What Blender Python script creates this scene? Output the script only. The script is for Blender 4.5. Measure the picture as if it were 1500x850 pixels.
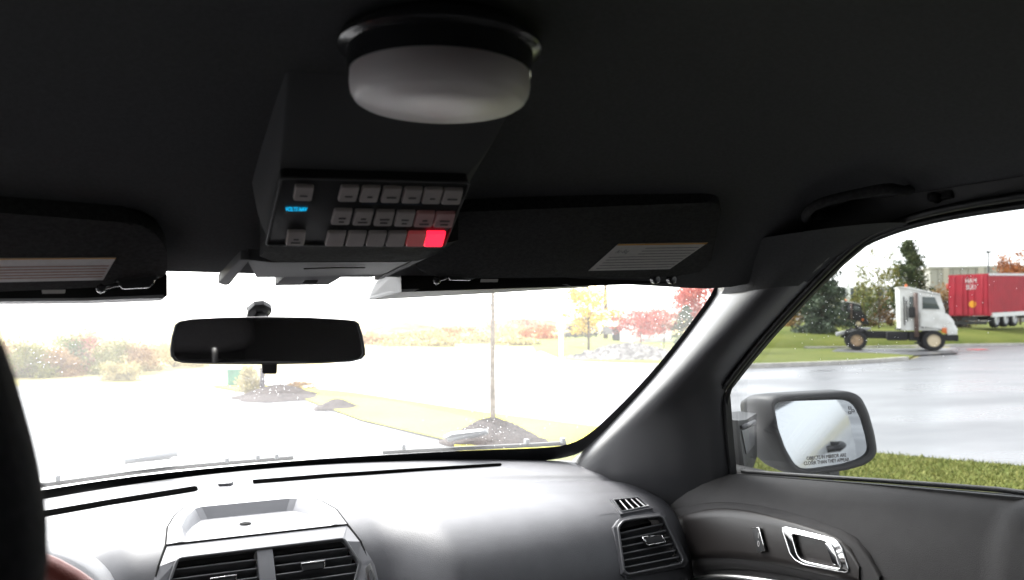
import bpy, bmesh, math, random
import numpy as np
from mathutils import Vector, Matrix, Quaternion
from mathutils.bvhtree import BVHTree
R = math.radians
V = Vector
rng = random.Random(7)
scene = bpy.context.scene
for o in list(bpy.data.objects):
    bpy.data.objects.remove(o)
C = scene.collection

# ------------------------------------------------------------------ camera
EYE = V((-0.21, 0.0, 1.45)); YAW = R(26.5); FPX = 1200.0; HORIZON = 468.0
PITCH = math.atan((HORIZON - 425) / FPX)
cd = bpy.data.cameras.new('camera'); cam = bpy.data.objects.new('camera', cd); C.objects.link(cam)
cam.location = EYE
cam.rotation_euler = (R(90) + PITCH, 0, -YAW)
cd.sensor_width = 22.3; cd.lens = 22.3 * FPX / 1500.0
cd.clip_start = 0.02; cd.clip_end = 4000
cd.dof.use_dof = True; cd.dof.focus_distance = 1.25; cd.dof.aperture_fstop = 5.0
scene.camera = cam
scene.render.resolution_x = 1024; scene.render.resolution_y = 580

# ------------------------------------------------------------------ sky, sun, exposure
SUN_AZ, SUN_EL = R(-14), R(48)
w = bpy.data.worlds.new('World'); scene.world = w; w.use_nodes = True
nt = w.node_tree; bg = nt.nodes['Background']
sky = nt.nodes.new('ShaderNodeTexSky'); sky.sky_type = 'NISHITA'; sky.sun_disc = False
sky.sun_elevation = SUN_EL; sky.sun_rotation = SUN_AZ
sky.air_density = 1.0; sky.dust_density = 1.5; sky.ozone_density = 1.0
hs = nt.nodes.new('ShaderNodeHueSaturation'); hs.inputs['Saturation'].default_value = 0.12
nt.links.new(sky.outputs[0], hs.inputs['Color']); nt.links.new(hs.outputs[0], bg.inputs['Color'])
bg.inputs['Strength'].default_value = 0.15
sd = bpy.data.lights.new('sun', 'SUN'); sun = bpy.data.objects.new('sun', sd); C.objects.link(sun)
sd.energy = 1.4; sd.angle = R(25); sd.color = (1, .97, .93)
sdir = V((math.sin(SUN_AZ) * math.cos(SUN_EL), math.cos(SUN_AZ) * math.cos(SUN_EL), math.sin(SUN_EL)))
sun.rotation_euler = sdir.to_track_quat('Z', 'Y').to_euler(); sun.location = (0, 0, 30)
vs = scene.view_settings; vs.view_transform = 'Standard'; vs.look = 'None'; vs.gamma = 1.0; vs.use_curve_mapping = False
vs.exposure = 2.9
scene.render.engine = 'CYCLES'
scene.cycles.use_denoising = True
scene.cycles.max_bounces = 10; scene.cycles.transparent_max_bounces = 16
scene.cycles.sample_clamp_indirect = 6.0
scene.cycles.caustics_reflective = False; scene.cycles.caustics_refractive = False

# ------------------------------------------------------------------ picture helpers (where a thing of the photograph stands)
CF = V((math.sin(YAW) * math.cos(PITCH), math.cos(YAW) * math.cos(PITCH), math.sin(PITCH)))
CR = V((math.cos(YAW), -math.sin(YAW), 0)); CU = CR.cross(CF)
def ray(px, py): return (CF * FPX + CR * (px - 750) + CU * (425 - py)).normalized()
def onX(px, py, x): d = ray(px, py); return EYE + d * ((x - EYE.x) / d.x)
def onY(px, py, y): d = ray(px, py); return EYE + d * ((y - EYE.y) / d.y)
def onZ(px, py, z=0.0): d = ray(px, py); return EYE + d * ((z - EYE.z) / d.z)
def onP(px, py, p, n): d = ray(px, py); return EYE + d * ((p - EYE).dot(n) / d.dot(n))
def atD(px, py, dep): d = ray(px, py); return EYE + d * (dep / d.dot(CF))
def onB(bvh, px, py, lift=0.0):
    d = ray(px, py); h = bvh.ray_cast(EYE, d)
    if h[0] is None:
        q = EYE + d * 1.5
        for _ in range(12):
            c = bvh.find_nearest(q); q = EYE + d * max(.2, (c[0] - EYE).dot(d))
        return c[0], (c[1] if c[1].dot(d) < 0 else -c[1])
    n = h[1] if h[1].dot(d) < 0 else -h[1]
    return h[0] + n * lift, n
def PT(px, dep, z=0.0):          # ground point at picture column px, at a depth in metres
    return EYE + V((CF.x, CF.y, 0)).normalized() * dep + CR * ((px - 750) / FPX * dep) + V((0, 0, z - EYE.z))

# ------------------------------------------------------------------ materials
def nodes(m): m.use_nodes = True; return m.node_tree
def mat(name, col, rough=.6, metal=0, spec=.5, var=0, vscale=30, bump=0, bscale=200, emit=None, estr=0, coat=0, col2=None, island=False, sheen=0):
    m = bpy.data.materials.new(name); t = nodes(m); b = t.nodes['Principled BSDF']
    b.inputs['Base Color'].default_value = (*col, 1); b.inputs['Roughness'].default_value = rough
    b.inputs['Metallic'].default_value = metal; b.inputs['Specular IOR Level'].default_value = spec
    b.inputs['Coat Weight'].default_value = coat
    if sheen: b.inputs['Sheen Weight'].default_value = sheen
    tc = t.nodes.new('ShaderNodeTexCoord')
    if var or col2:
        c2 = col2 if col2 else tuple(min(1, c * (1 + var)) for c in col)
        c1 = col if col2 else tuple(c * (1 - var) for c in col)
        mx = t.nodes.new('ShaderNodeMix'); mx.data_type = 'RGBA'
        mx.inputs['A'].default_value = (*c1, 1); mx.inputs['B'].default_value = (*c2, 1)
        if island:
            g = t.nodes.new('ShaderNodeNewGeometry'); t.links.new(g.outputs['Random Per Island'], mx.inputs['Factor'])
        else:
            n = t.nodes.new('ShaderNodeTexNoise'); n.inputs['Scale'].default_value = vscale; n.inputs['Detail'].default_value = 6
            t.links.new(tc.outputs['Object'], n.inputs['Vector'])
            rp = t.nodes.new('ShaderNodeValToRGB'); rp.color_ramp.elements[0].position = .35; rp.color_ramp.elements[1].position = .65
            t.links.new(n.outputs['Fac'], rp.inputs['Fac']); t.links.new(rp.outputs['Color'], mx.inputs['Factor'])
        t.links.new(mx.outputs['Result'], b.inputs['Base Color'])
    if bump:
        n2 = t.nodes.new('ShaderNodeTexNoise'); n2.inputs['Scale'].default_value = bscale; n2.inputs['Detail'].default_value = 4
        t.links.new(tc.outputs['Object'], n2.inputs['Vector'])
        bp = t.nodes.new('ShaderNodeBump'); bp.inputs['Strength'].default_value = bump; bp.inputs['Distance'].default_value = .002
        t.links.new(n2.outputs['Fac'], bp.inputs['Height']); t.links.new(bp.outputs['Normal'], b.inputs['Normal'])
    if emit:
        b.inputs['Emission Color'].default_value = (*emit, 1); b.inputs['Emission Strength'].default_value = estr
    return m
def glass(name, tint, refl=.06, veil=0.0, vcol=(1, 1, 1)):
    m = bpy.data.materials.new(name); t = nodes(m); t.nodes.remove(t.nodes['Principled BSDF'])
    out = t.nodes['Material Output']
    tr = t.nodes.new('ShaderNodeBsdfTransparent'); tr.inputs['Color'].default_value = (*tint, 1)
    gl = t.nodes.new('ShaderNodeBsdfGlossy'); gl.inputs['Roughness'].default_value = .02
    last = tr
    if veil:
        tl = t.nodes.new('ShaderNodeBsdfTranslucent'); tl.inputs['Color'].default_value = (*vcol, 1)
        n = t.nodes.new('ShaderNodeTexNoise'); n.inputs['Scale'].default_value = 4; n.inputs['Detail'].default_value = 5
        tc = t.nodes.new('ShaderNodeTexCoord'); t.links.new(tc.outputs['Object'], n.inputs['Vector'])
        mr = t.nodes.new('ShaderNodeMapRange'); mr.inputs['From Min'].default_value = .3; mr.inputs['From Max'].default_value = .7
        mr.inputs['To Min'].default_value = veil * .8; mr.inputs['To Max'].default_value = veil * 1.2
        t.links.new(n.outputs['Fac'], mr.inputs['Value'])
        m1 = t.nodes.new('ShaderNodeMixShader'); t.links.new(mr.outputs[0], m1.inputs[0])
        t.links.new(tr.outputs[0], m1.inputs[1]); t.links.new(tl.outputs[0], m1.inputs[2]); last = m1
    fr = t.nodes.new('ShaderNodeFresnel'); fr.inputs['IOR'].default_value = 1.25
    mm = t.nodes.new('ShaderNodeMath'); mm.operation = 'MULTIPLY'; mm.inputs[1].default_value = refl / .06 * .6
    t.links.new(fr.outputs[0], mm.inputs[0])
    m2 = t.nodes.new('ShaderNodeMixShader'); t.links.new(mm.outputs[0], m2.inputs[0])
    t.links.new(last.outputs[0], m2.inputs[1]); t.links.new(gl.outputs[0], m2.inputs[2])
    t.links.new(m2.outputs[0], out.inputs['Surface'])
    return m
M = {}
M['liner'] = mat('headliner_cloth', (.085, .086, .088), .97, spec=.08, var=.07, vscale=300, bump=.25, bscale=900)
M['fairing'] = mat('console_fairing', (.115, .116, .118), .95, spec=.08)
M['visor'] = mat('visor_cloth', (.046, .046, .047), .97, spec=.08, var=.2, vscale=220, bump=.5, bscale=900)
M['black'] = mat('black_plastic', (.018, .018, .019), .5, spec=.4, bump=.15, bscale=700)
M['rubber'] = mat('rubber_seal', (.012, .012, .013), .45, spec=.4)
M['vinyl'] = mat('dash_vinyl', (.08, .08, .087), .45, spec=.55, var=.08, vscale=25, bump=.22, bscale=900)
M['vinylsoft'] = mat('door_vinyl', (.036, .034, .034), .68, spec=.3, var=.08, vscale=25, bump=.25, bscale=800)
M['insert'] = mat('door_insert', (.022, .019, .018), .4, spec=.4, bump=.05, bscale=400)
M['pillar'] = mat('pillar_trim', (.045, .045, .048), .31, spec=.95, bump=.2, bscale=800)
M['pod'] = mat('centre_pod_plastic', (.21, .21, .22), .38, spec=.55, bump=.08, bscale=900)
M['slat'] = mat('vent_slat', (.10, .10, .104), .32, spec=.5)
M['deep'] = mat('vent_dark', (.008, .008, .008), .8, spec=.1)
M['slotshade'] = mat('slot_shade', (.0015, .0015, .0015), 1.0, spec=0)  # shade inside the defroster slots, painted as black strips raised on the pad
M['chrome'] = mat('chrome', (.85, .84, .83), .08, metal=1)
M['satin'] = mat('satin_silver', (.5, .5, .5), .28, metal=1)
M['console'] = mat('overhead_plastic', (.10, .10, .104), .6, spec=.35, bump=.15, bscale=700)
M['panelblack'] = mat('switch_panel_black', (.02, .02, .021), .5, spec=.3, bump=.1, bscale=500)
M['button'] = mat('button_cap', (.50, .45, .44), .55, spec=.3, var=.06, vscale=60)
M['print'] = mat('button_print', (.10, .09, .09), .7)
M['redlit'] = mat('red_lit_cap', (.8, .05, .08), .4, emit=(1.0, .012, .038), estr=.34)
M['redspill'] = mat('red_spill_cap', (.5, .3, .3), .55, emit=(1.0, .05, .06), estr=.012)  # red light from the lit neighbour put into these caps as weak emission
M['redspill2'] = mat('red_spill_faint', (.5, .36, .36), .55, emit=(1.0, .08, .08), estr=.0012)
M['cyan'] = mat('cyan_display', (.0, .1, .2), .5, emit=(.0, .30, .55), estr=.45)
M['dimblue'] = mat('unlit_legend', (.02, .04, .08), .6)
M['lens'] = mat('dome_lens', (.88, .80, .78), .42, spec=.4)
_b = M['lens'].node_tree.nodes['Principled BSDF']; _b.inputs['Subsurface Weight'].default_value = .8; _b.inputs['Subsurface Radius'].default_value = (1, .95, .95); _b.inputs['Subsurface Scale'].default_value = .03
M['dark'] = mat('dome_dark', (.03, .03, .032), .18, spec=.6)
M['label'] = mat('visor_label', (.50, .48, .47), .55, var=.05, vscale=200)
M['ink'] = mat('label_ink', (.12, .12, .13), .7)
M['inkred'] = mat('label_red_ink', (.30, .14, .10), .7)
M['amber'] = mat('label_amber', (.50, .26, .05), .6)
M['greycap'] = mat('lightbar_grey', (.26, .26, .265), .55, spec=.4, bump=.2, bscale=900)
M['barblack'] = mat('lightbar_black', (.008, .008, .008), .55, spec=.2)
M['white'] = mat('white_paint', (.80, .80, .80), .22, spec=.5, coat=.5)
M['mirrorglass'] = mat('side_mirror_glass', (.40, .42, .44), .02, metal=1)
M['rvm'] = mat('rear_view_glass', (.80, .76, .76), .03, metal=1)
M['seat'] = mat('seat_cloth', (.022, .022, .024), .95, spec=.1, var=.2, vscale=300, bump=.4, bscale=1200)
M['leather'] = mat('wheel_leather', (.13, .026, .018), .5, spec=.4, bump=.2, bscale=500)
M['windshield'] = glass('windshield_glass', (.95, .96, .96), .016, veil=.048)
M['sideglass'] = glass('door_glass', (.44, .455, .46), .02, veil=.004)
M['darkglass'] = glass('privacy_glass', (.07, .068, .068), .07)
M['band'] = mat('black_glass_border', (.006, .006, .007), .35, spec=.3)
M['drop'] = mat('water_drop', (.9, .9, .9), .1, spec=.5, emit=None)
M['wiper'] = mat('wiper_grey', (.30, .31, .32), .45)

# ------------------------------------------------------------------ mesh helpers
def setp(o, label=None, cat=None, group=None, kind=None):
    if label: o['label'] = label
    if cat: o['category'] = cat
    if group: o['group'] = group
    if kind: o['kind'] = kind
    return o
def thing(name, label, cat, loc, group=None):
    o = bpy.data.objects.new(name, None); C.objects.link(o); o.location = loc; o.empty_display_size = .05
    return setp(o, label, cat, group)
def link(o, parent):
    C.objects.link(o)
    if parent is not None:
        o.parent = parent
        o.matrix_parent_inverse = Matrix.Translation(-parent.location) if parent.type == 'EMPTY' else parent.matrix_basis.inverted()
    return o
def mk(name, vs_, fs, m, parent=None, smooth=False, recalc=True, angle=None):
    me = bpy.data.meshes.new(name)
    me.from_pydata([tuple(v) for v in vs_], [], fs)
    if recalc:
        b = bmesh.new(); b.from_mesh(me); bmesh.ops.recalc_face_normals(b, faces=b.faces); b.to_mesh(me); b.free()
    if smooth:
        me.shade_smooth()
        if angle: me.set_sharp_from_angle(angle=R(angle))
    me.materials.append(M[m] if isinstance(m, str) else m)
    return link(bpy.data.objects.new(name, me), parent)
def from_bm(name, b, m, parent=None, smooth=False, angle=None):
    me = bpy.data.meshes.new(name); bmesh.ops.recalc_face_normals(b, faces=b.faces); b.to_mesh(me); b.free()
    if smooth:
        me.shade_smooth()
        if angle: me.set_sharp_from_angle(angle=R(angle))
    me.materials.append(M[m] if isinstance(m, str) else m)
    return link(bpy.data.objects.new(name, me), parent)
def prism(name, poly, vec, m, parent=None, bev=0, seg=2, smooth=False):
    b = bmesh.new(); n = len(poly)
    a = [b.verts.new(p) for p in poly]; c = [b.verts.new(p + vec) for p in poly]
    b.faces.new(a); b.faces.new(c[::-1])
    for i in range(n): b.faces.new((a[i], a[(i + 1) % n], c[(i + 1) % n], c[i]))
    if bev: bmesh.ops.bevel(b, geom=b.edges[:], offset=bev, segments=seg, affect='EDGES', profile=.6)
    return from_bm(name, b, m, parent, smooth or bev > 0, 40 if bev else None)
def loft(name, rails, m, parent=None, close=False, smooth=True, cap=False, angle=None):
    nr = len(rails); n = len(rails[0]); vs_ = [p for r in rails for p in r]; fs = []
    for i in range(nr - 1):
        for j in range(n if close else n - 1):
            k = (j + 1) % n; fs.append((i * n + j, i * n + k, (i + 1) * n + k, (i + 1) * n + j))
    if cap: fs.append(tuple(range(n))); fs.append(tuple(range((nr - 1) * n, nr * n)))
    return mk(name, vs_, fs, m, parent, smooth, angle=angle)
def tube(name, pts, r, m, parent=None, seg=8, closed=False, rs=None):
    pts = [V(p) for p in pts]; n = len(pts); rings = []; prev = None
    for i, p in enumerate(pts):
        a = pts[i - 1] if (i > 0 or closed) else p; c = pts[(i + 1) % n] if (i < n - 1 or closed) else p
        t = (c - a).normalized()
        u = prev - t * prev.dot(t) if prev is not None else t.cross(V((0, 0, 1)) if abs(t.z) < .9 else V((1, 0, 0)))
        u.normalize(); prev = u; vv = t.cross(u); rr = rs[i] if rs else r
        rings.append([p + (u * math.cos(2 * math.pi * k / seg) + vv * math.sin(2 * math.pi * k / seg)) * rr for k in range(seg)])
    if closed: rings.append(rings[0])
    return loft(name, rings, m, parent, close=True, cap=not closed)
def lathe(name, prof, c, m, parent=None, seg=64, ax=None, angle=35, cap=True):
    ax = V(ax).normalized() if ax is not None else V((0, 0, 1)); u = ax.orthogonal().normalized(); v = ax.cross(u); c = V(c)
    rings = [[c + ax * z + (u * math.cos(2 * math.pi * k / seg) + v * math.sin(2 * math.pi * k / seg)) * r for k in range(seg)] for r, z in prof]
    return loft(name, rings, m, parent, close=True, cap=cap, angle=angle)
def box(name, c, s, m, parent=None, rot=None, bev=0, seg=2):
    b = bmesh.new(); bmesh.ops.create_cube(b, size=1)
    bmesh.ops.scale(b, verts=b.verts, vec=V(s))
    if bev: bmesh.ops.bevel(b, geom=b.edges[:], offset=bev, segments=seg, affect='EDGES', profile=.6)
    if rot is not None: bmesh.ops.rotate(b, verts=b.verts, cent=(0, 0, 0), matrix=rot)
    bmesh.ops.translate(b, verts=b.verts, vec=V(c))
    return from_bm(name, b, m, parent, bev > 0, 40 if bev else None)
def bframe(o, z=(0, 0, 1)):
    pass
def resample(pts, n):
    d = [0]
    for a, b in zip(pts, pts[1:]): d.append(d[-1] + (b - a).length)
    out = []; k = 0
    for i in range(n):
        t = d[-1] * i / (n - 1)
        while k < len(pts) - 2 and d[k + 1] < t: k += 1
        f = (t - d[k]) / max(1e-9, d[k + 1] - d[k]); out.append(pts[k].lerp(pts[k + 1], min(1, f)))
    return out
def smoothline(pts, n, it=3):
    for _ in range(it):
        q = [pts[0]]
        for a, b in zip(pts, pts[1:]): q += [a.lerp(b, .25), a.lerp(b, .75)]
        pts = q + [pts[-1]]
    return resample(pts, n)
def roundpoly(pts, r, k=4):                # rounds the corners of a closed polygon
    out = []; n = len(pts)
    for i in range(n):
        p, a, b = pts[i], pts[i - 1], pts[(i + 1) % n]
        ra = min(r, (a - p).length * .45); rb = min(r, (b - p).length * .45)
        s = p + (a - p).normalized() * ra; e = p + (b - p).normalized() * rb
        for j in range(k + 1):
            t = j / k; out.append(s * (1 - t) ** 2 + p * 2 * t * (1 - t) + e * t * t)
    return out
def ring(name, outer, inner, vec, m, parent=None, smooth=False):
    n = len(outer); vs_ = list(outer) + list(inner) + [p + vec for p in outer] + [p + vec for p in inner]; fs = []
    for i in range(n):
        j = (i + 1) % n
        fs += [(i, j, n + j, n + i), (2 * n + i, 3 * n + i, 3 * n + j, 2 * n + j), (i, 2 * n + i, 2 * n + j, j), (n + i, n + j, 3 * n + j, 3 * n + i)]
    return mk(name, vs_, fs, m, parent, smooth, angle=35 if smooth else None)
def scaled(pts, s):
    c = sum(pts, V((0, 0, 0))) / len(pts); return [c + (p - c) * s for p in pts]
def inset(pts, d):
    c = sum(pts, V((0, 0, 0))) / len(pts); return [p - (p - c).normalized() * d for p in pts]
def text(name, s, o, ux, uy, h, m, parent, wfit=None, align='CENTER'):
    cu = bpy.data.curves.new('t', 'FONT'); cu.body = s; cu.size = 1; cu.align_x = align; cu.align_y = 'CENTER'
    ob = bpy.data.objects.new('t', cu); C.objects.link(ob); dg = bpy.context.evaluated_depsgraph_get()
    me = bpy.data.meshes.new_from_object(ob.evaluated_get(dg)); bpy.data.objects.remove(ob)
    ux = ux.normalized(); uy = uy.normalized(); sx = h
    if wfit:
        xs = [v.co.x for v in me.vertices]; sx = wfit / (max(xs) - min(xs))
    for v in me.vertices: v.co = o + ux * (v.co.x * sx) + uy * (v.co.y * h * 1.35)
    me.materials.clear(); me.materials.append(M[m]); me.name = name
    return link(bpy.data.objects.new(name, me), parent)
def bvh_of(o):
    me = o.data; return BVHTree.FromPolygons([v.co.copy() for v in me.vertices], [tuple(p.vertices) for p in me.polygons])

# ================================================================== GROUND AND ROADS
def tdetail(m, sc1, c1, c2, sc2, c3, fac):
    t = m.node_tree; b = t.nodes['Principled BSDF']; tc = t.nodes.new('ShaderNodeTexCoord')
    n1 = t.nodes.new('ShaderNodeTexNoise'); n1.inputs['Scale'].default_value = sc1; n1.inputs['Detail'].default_value = 8
    n2 = t.nodes.new('ShaderNodeTexNoise'); n2.inputs['Scale'].default_value = sc2; n2.inputs['Detail'].default_value = 5
    for n in (n1, n2): t.links.new(tc.outputs['Object'], n.inputs['Vector'])
    a = t.nodes.new('ShaderNodeMix'); a.data_type = 'RGBA'; a.inputs['A'].default_value = (*c1, 1); a.inputs['B'].default_value = (*c2, 1)
    rp = t.nodes.new('ShaderNodeValToRGB'); rp.color_ramp.elements[0].position = .38; rp.color_ramp.elements[1].position = .62
    t.links.new(n1.outputs['Fac'], rp.inputs[0]); t.links.new(rp.outputs[0], a.inputs['Factor'])
    c = t.nodes.new('ShaderNodeMix'); c.data_type = 'RGBA'; c.inputs['B'].default_value = (*c3, 1)
    rq = t.nodes.new('ShaderNodeValToRGB'); rq.color_ramp.elements[0].position = .5; rq.color_ramp.elements[1].position = .7
    rq.color_ramp.elements[1].color = (fac, fac, fac, 1)
    t.links.new(n2.outputs['Fac'], rq.inputs[0]); t.links.new(rq.outputs[0], c.inputs['Factor'])
    t.links.new(a.outputs['Result'], c.inputs['A']); t.links.new(c.outputs['Result'], b.inputs['Base Color'])
    return m
M['field'] = tdetail(mat('dry_field', (.3, .27, .1), .95, spec=.1), .15, (.26, .23, .10), (.36, .30, .13), 2.5, (.20, .20, .07), .8)
M['lawn'] = tdetail(mat('autumn_lawn', (.2, .22, .06), .95, spec=.1), .35, (.080, .105, .018), (.125, .14, .028), 6, (.17, .16, .05), .6)
M['lawnglare'] = tdetail(mat('yellow_glare_lawn', (.3, .3, .06), .95, spec=.1), .5, (.40, .38, .035), (.48, .43, .05), 6, (.32, .34, .04), .7)  # yellow lawn with the windshield view's overexposure painted into its bright colour
M['mulch'] = mat('dark_mulch', (.045, .035, .032), .95, spec=.1, var=.5, vscale=40, bump=1, bscale=60)
M['stonebed'] = mat('grey_bed', (.20, .19, .18), .95, spec=.1, var=.5, vscale=6, bump=1, bscale=20)
M['kerb'] = mat('kerb_concrete', (.42, .40, .37), .85, var=.15, vscale=3)
def asphalt(name, c):
    m = mat(name, c, .4, spec=.5); t = m.node_tree; b = t.nodes['Principled BSDF']; tc = t.nodes.new('ShaderNodeTexCoord')
    n = t.nodes.new('ShaderNodeTexNoise'); n.inputs['Scale'].default_value = .35; n.inputs['Detail'].default_value = 7
    mp = t.nodes.new('ShaderNodeMapping'); mp.inputs['Scale'].default_value = (.6, 1.4, 1); mp.inputs['Rotation'].default_value = (0, 0, -YAW)
    t.links.new(tc.outputs['Object'], mp.inputs[0]); t.links.new(mp.outputs[0], n.inputs['Vector'])
    r = t.nodes.new('ShaderNodeMapRange'); r.inputs['From Min'].default_value = .38; r.inputs['From Max'].default_value = .62
    r.inputs['To Min'].default_value = .27; r.inputs['To Max'].default_value = .43
    t.links.new(n.outputs['Fac'], r.inputs[0]); t.links.new(r.outputs[0], b.inputs['Roughness'])
    n2 = t.nodes.new('ShaderNodeTexNoise'); n2.inputs['Scale'].default_value = 60; n2.inputs['Detail'].default_value = 3
    t.links.new(tc.outputs['Object'], n2.inputs['Vector'])
    mx = t.nodes.new('ShaderNodeMix'); mx.data_type = 'RGBA'; mx.inputs['A'].default_value = (*[x * .7 for x in c], 1); mx.inputs['B'].default_value = (*[x * 1.35 for x in c], 1)
    t.links.new(n2.outputs['Fac'], mx.inputs['Factor']); t.links.new(mx.outputs['Result'], b.inputs['Base Color'])
    bp = t.nodes.new('ShaderNodeBump'); bp.inputs['Strength'].default_value = .12; bp.inputs['Distance'].default_value = .004
    t.links.new(n2.outputs['Fac'], bp.inputs['Height']); t.links.new(bp.outputs[0], b.inputs['Normal'])
    return m
M['asphalt'] = asphalt('wet_asphalt', (.095, .095, .10))
def sheet(name, pts, z, m, parent=None):
    b = bmesh.new(); vv = [b.verts.new((p.x, p.y, z)) for p in pts]
    es = [b.edges.new((vv[i], vv[(i + 1) % len(vv)])) for i in range(len(vv))]
    bmesh.ops.triangle_fill(b, edges=es, use_beauty=True)
    for f in b.faces:
        if f.normal.z < 0: f.normal_flip()
    me = bpy.data.meshes.new(name); b.to_mesh(me); b.free(); me.materials.append(M[m])
    return link(bpy.data.objects.new(name, me), parent)
def gp(*pxs): return [onZ(x, y) for x, y in pxs]
g = sheet('ground', [V((-2500, -2500, 0)), V((2500, -2500, 0)), V((2500, 2500, 0)), V((-2500, 2500, 0))], 0, 'field')
setp(g, 'dry autumn field reaching to the horizon', kind='structure')
lotpx = [(-260, 572), (0, 567), (110, 565), (300, 558), (420, 550), (520, 524), (640, 515), (770, 513), (788, 530), (840, 536), (980, 541), (1095, 540), (1250, 534), (1330, 528), (1398, 507)]
lot = gp(*lotpx) + [PT(1402, 44), PT(1500, 46), PT(1700, 50), PT(2100, 60), V((70, 5, 0)), V((70, -40, 0)), V((-40, -40, 0)), V((-40, 14, 0))]
o = sheet('road', lot, .004, 'asphalt'); setp(o, 'wet pale grey asphalt road and lot around the car', kind='structure')
# kerb along the far side of the road
kp = [PT(788, 33.6), PT(812, 27.6), PT(840, 25.6), PT(980, 23.9), PT(1095, 24.2), PT(1250, 26.4), PT(1330, 29)]
kp = smoothline(kp, 40)
def swept(name, path, w_, h_, m, parent=None):
    rails = [[], [], [], []]
    for i, p in enumerate(path):
        t = (path[min(i + 1, len(path) - 1)] - path[max(0, i - 1)]); n = V((-t.y, t.x, 0)).normalized()
        rails[0].append(V((p.x, p.y, -.02))); rails[1].append(V((p.x, p.y, h_))); q = p + n * w_
        rails[2].append(V((q.x, q.y, h_))); rails[3].append(V((q.x, q.y, -.02)))
    return loft(name, rails, m, parent, smooth=False)
o = swept('kerb', kp, .16, .13, 'kerb'); setp(o, 'concrete kerb along the far verge of the road', kind='structure')
# far verge lawn behind that kerb
far = [p + V((0, 0, 0)) for p in kp]
verge = [p + CR * 0 + V((CF.x, CF.y, 0)) * .1 for p in far] + [PT(1342, 33), PT(1340, 42), PT(1180, 42), PT(1160, 75), PT(800, 75), PT(780, 45)]
o = sheet('verge', verge, .05, 'lawn'); setp(o, 'green verge lawn across the road', kind='structure')
o = sheet('driveway', [PT(1216, 35.6), PT(1290, 34.0), PT(1338, 32.0), PT(1400, 34), PT(1402, 40.5), PT(1225, 39.2)], .056, 'asphalt'); setp(o, 'wet asphalt apron under the white yard tractor', kind='structure')
# the grass strip beside the car
strip_far = gp((300, 566), (420, 566), (520, 577), (700, 605), (870, 627), (1290, 668), (1500, 687)) + [V((8.8, 1.5, 0)), V((8.8, .3, 0))]
strip_near = [V((2.6, .3, 0)), V((2.5, 3, 0)), V((2.6, 6, 0))] + gp((660, 649), (530, 618), (433, 582), (345, 574))
strip = strip_far + strip_near
o = sheet('grass_strip', strip, .03, 'lawnglare'); setp(o, 'yellow green grass strip between lot and road', kind='structure')
# right part of that strip keeps the plain lawn green, without the painted brightening
gstrip = [PT(905, 10.4), *gp((1290, 669), (1500, 688)), V((8.7, 1.5, 0)), V((8.7, .35, 0)), V((2.7, .35, 0)), V((2.6, 3, 0)), V((2.8, 6.5, 0))]
o = sheet('lawn', gstrip, .036, 'lawn'); setp(o, 'green grass lawn right beside the passenger door', kind='structure')
# grass bank on the right, where the container trailer stands
bank = [[PT(x, d, z) for x, d in zip((1040, 1180, 1300, 1400, 1500, 1700, 2100), dd)] for dd, z in
        (((40, 40, 41, 44, 46, 50, 60), -.02), ((40.5, 40.5, 41.5, 44.5, 46.6, 50.6, 60.6), .33), ((50, 50, 50, 51, 53, 57, 70), .85), ((70, 70, 70, 72, 75, 80, 95), .98), ((170, 170, 170, 170, 170, 170, 170), 1.0), ((185,) * 7, -.05))]
o = loft('grass_bank', bank, 'lawn'); setp(o, 'raised grass bank under the red container trailer', kind='structure')
kb = smoothline([PT(1180, 39.5), PT(1300, 40.5), PT(1400, 43.5), PT(1500, 45.5), PT(1700, 49.5), PT(2100, 59.5)], 30)
o = swept('kerb', kb, .2, .14, 'kerb'); setp(o, 'concrete kerb at the foot of the grass bank', kind='structure')
# low earth rise on the far left horizon
def mound(name, c, rx, ry, h, m, parent=None, n=28, rough=.12, seed=1, rz=0.0):
    r_ = np.random.RandomState(seed); vs_ = []; fs = []
    ph = r_.rand(6) * 6.28
    for i in range(n):
        for j in range(n * 2):
            a = 2 * math.pi * j / (n * 2); q = i / (n - 1)
            e = 1 + .10 * math.sin(2 * a + ph[0]) + .06 * math.sin(5 * a + ph[1]) + .04 * math.sin(9 * a + ph[2])
            x = rx * q * e * math.cos(a); y = ry * q * e * math.sin(a)
            z = h * (math.cos(q * math.pi) * .5 + .5) ** .8 + (r_.rand() - .5) * rough * h * (1 - q * .4)
            if i == n - 1: z = -.02
            vs_.append(V(c) + V((x * math.cos(rz) - y * math.sin(rz), x * math.sin(rz) + y * math.cos(rz), z)))
    w_ = n * 2
    for i in range(n - 1):
        for j in range(w_): fs.append((i * w_ + j, i * w_ + (j + 1) % w_, (i + 1) * w_ + (j + 1) % w_, (i + 1) * w_ + j))
    return mk(name, vs_, fs, m, parent, False)
M['earth'] = mat('brown_earth', (.26, .15, .09), .95, spec=.05, var=.4, vscale=.6, bump=1, bscale=3)
hp = mound('hill', PT(597, 95), 6.5, 9, 1.02, 'earth', n=24, rough=.12, seed=4, rz=-YAW); setp(hp, 'low brown earth hill beyond the road', kind='structure')
hp2 = mound('hill', PT(765, 120), 13, 14, 1.45, 'earth', n=24, rough=.18, seed=9, rz=-YAW); setp(hp2, 'long low reddish hill behind the young tree', kind='structure')

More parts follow.
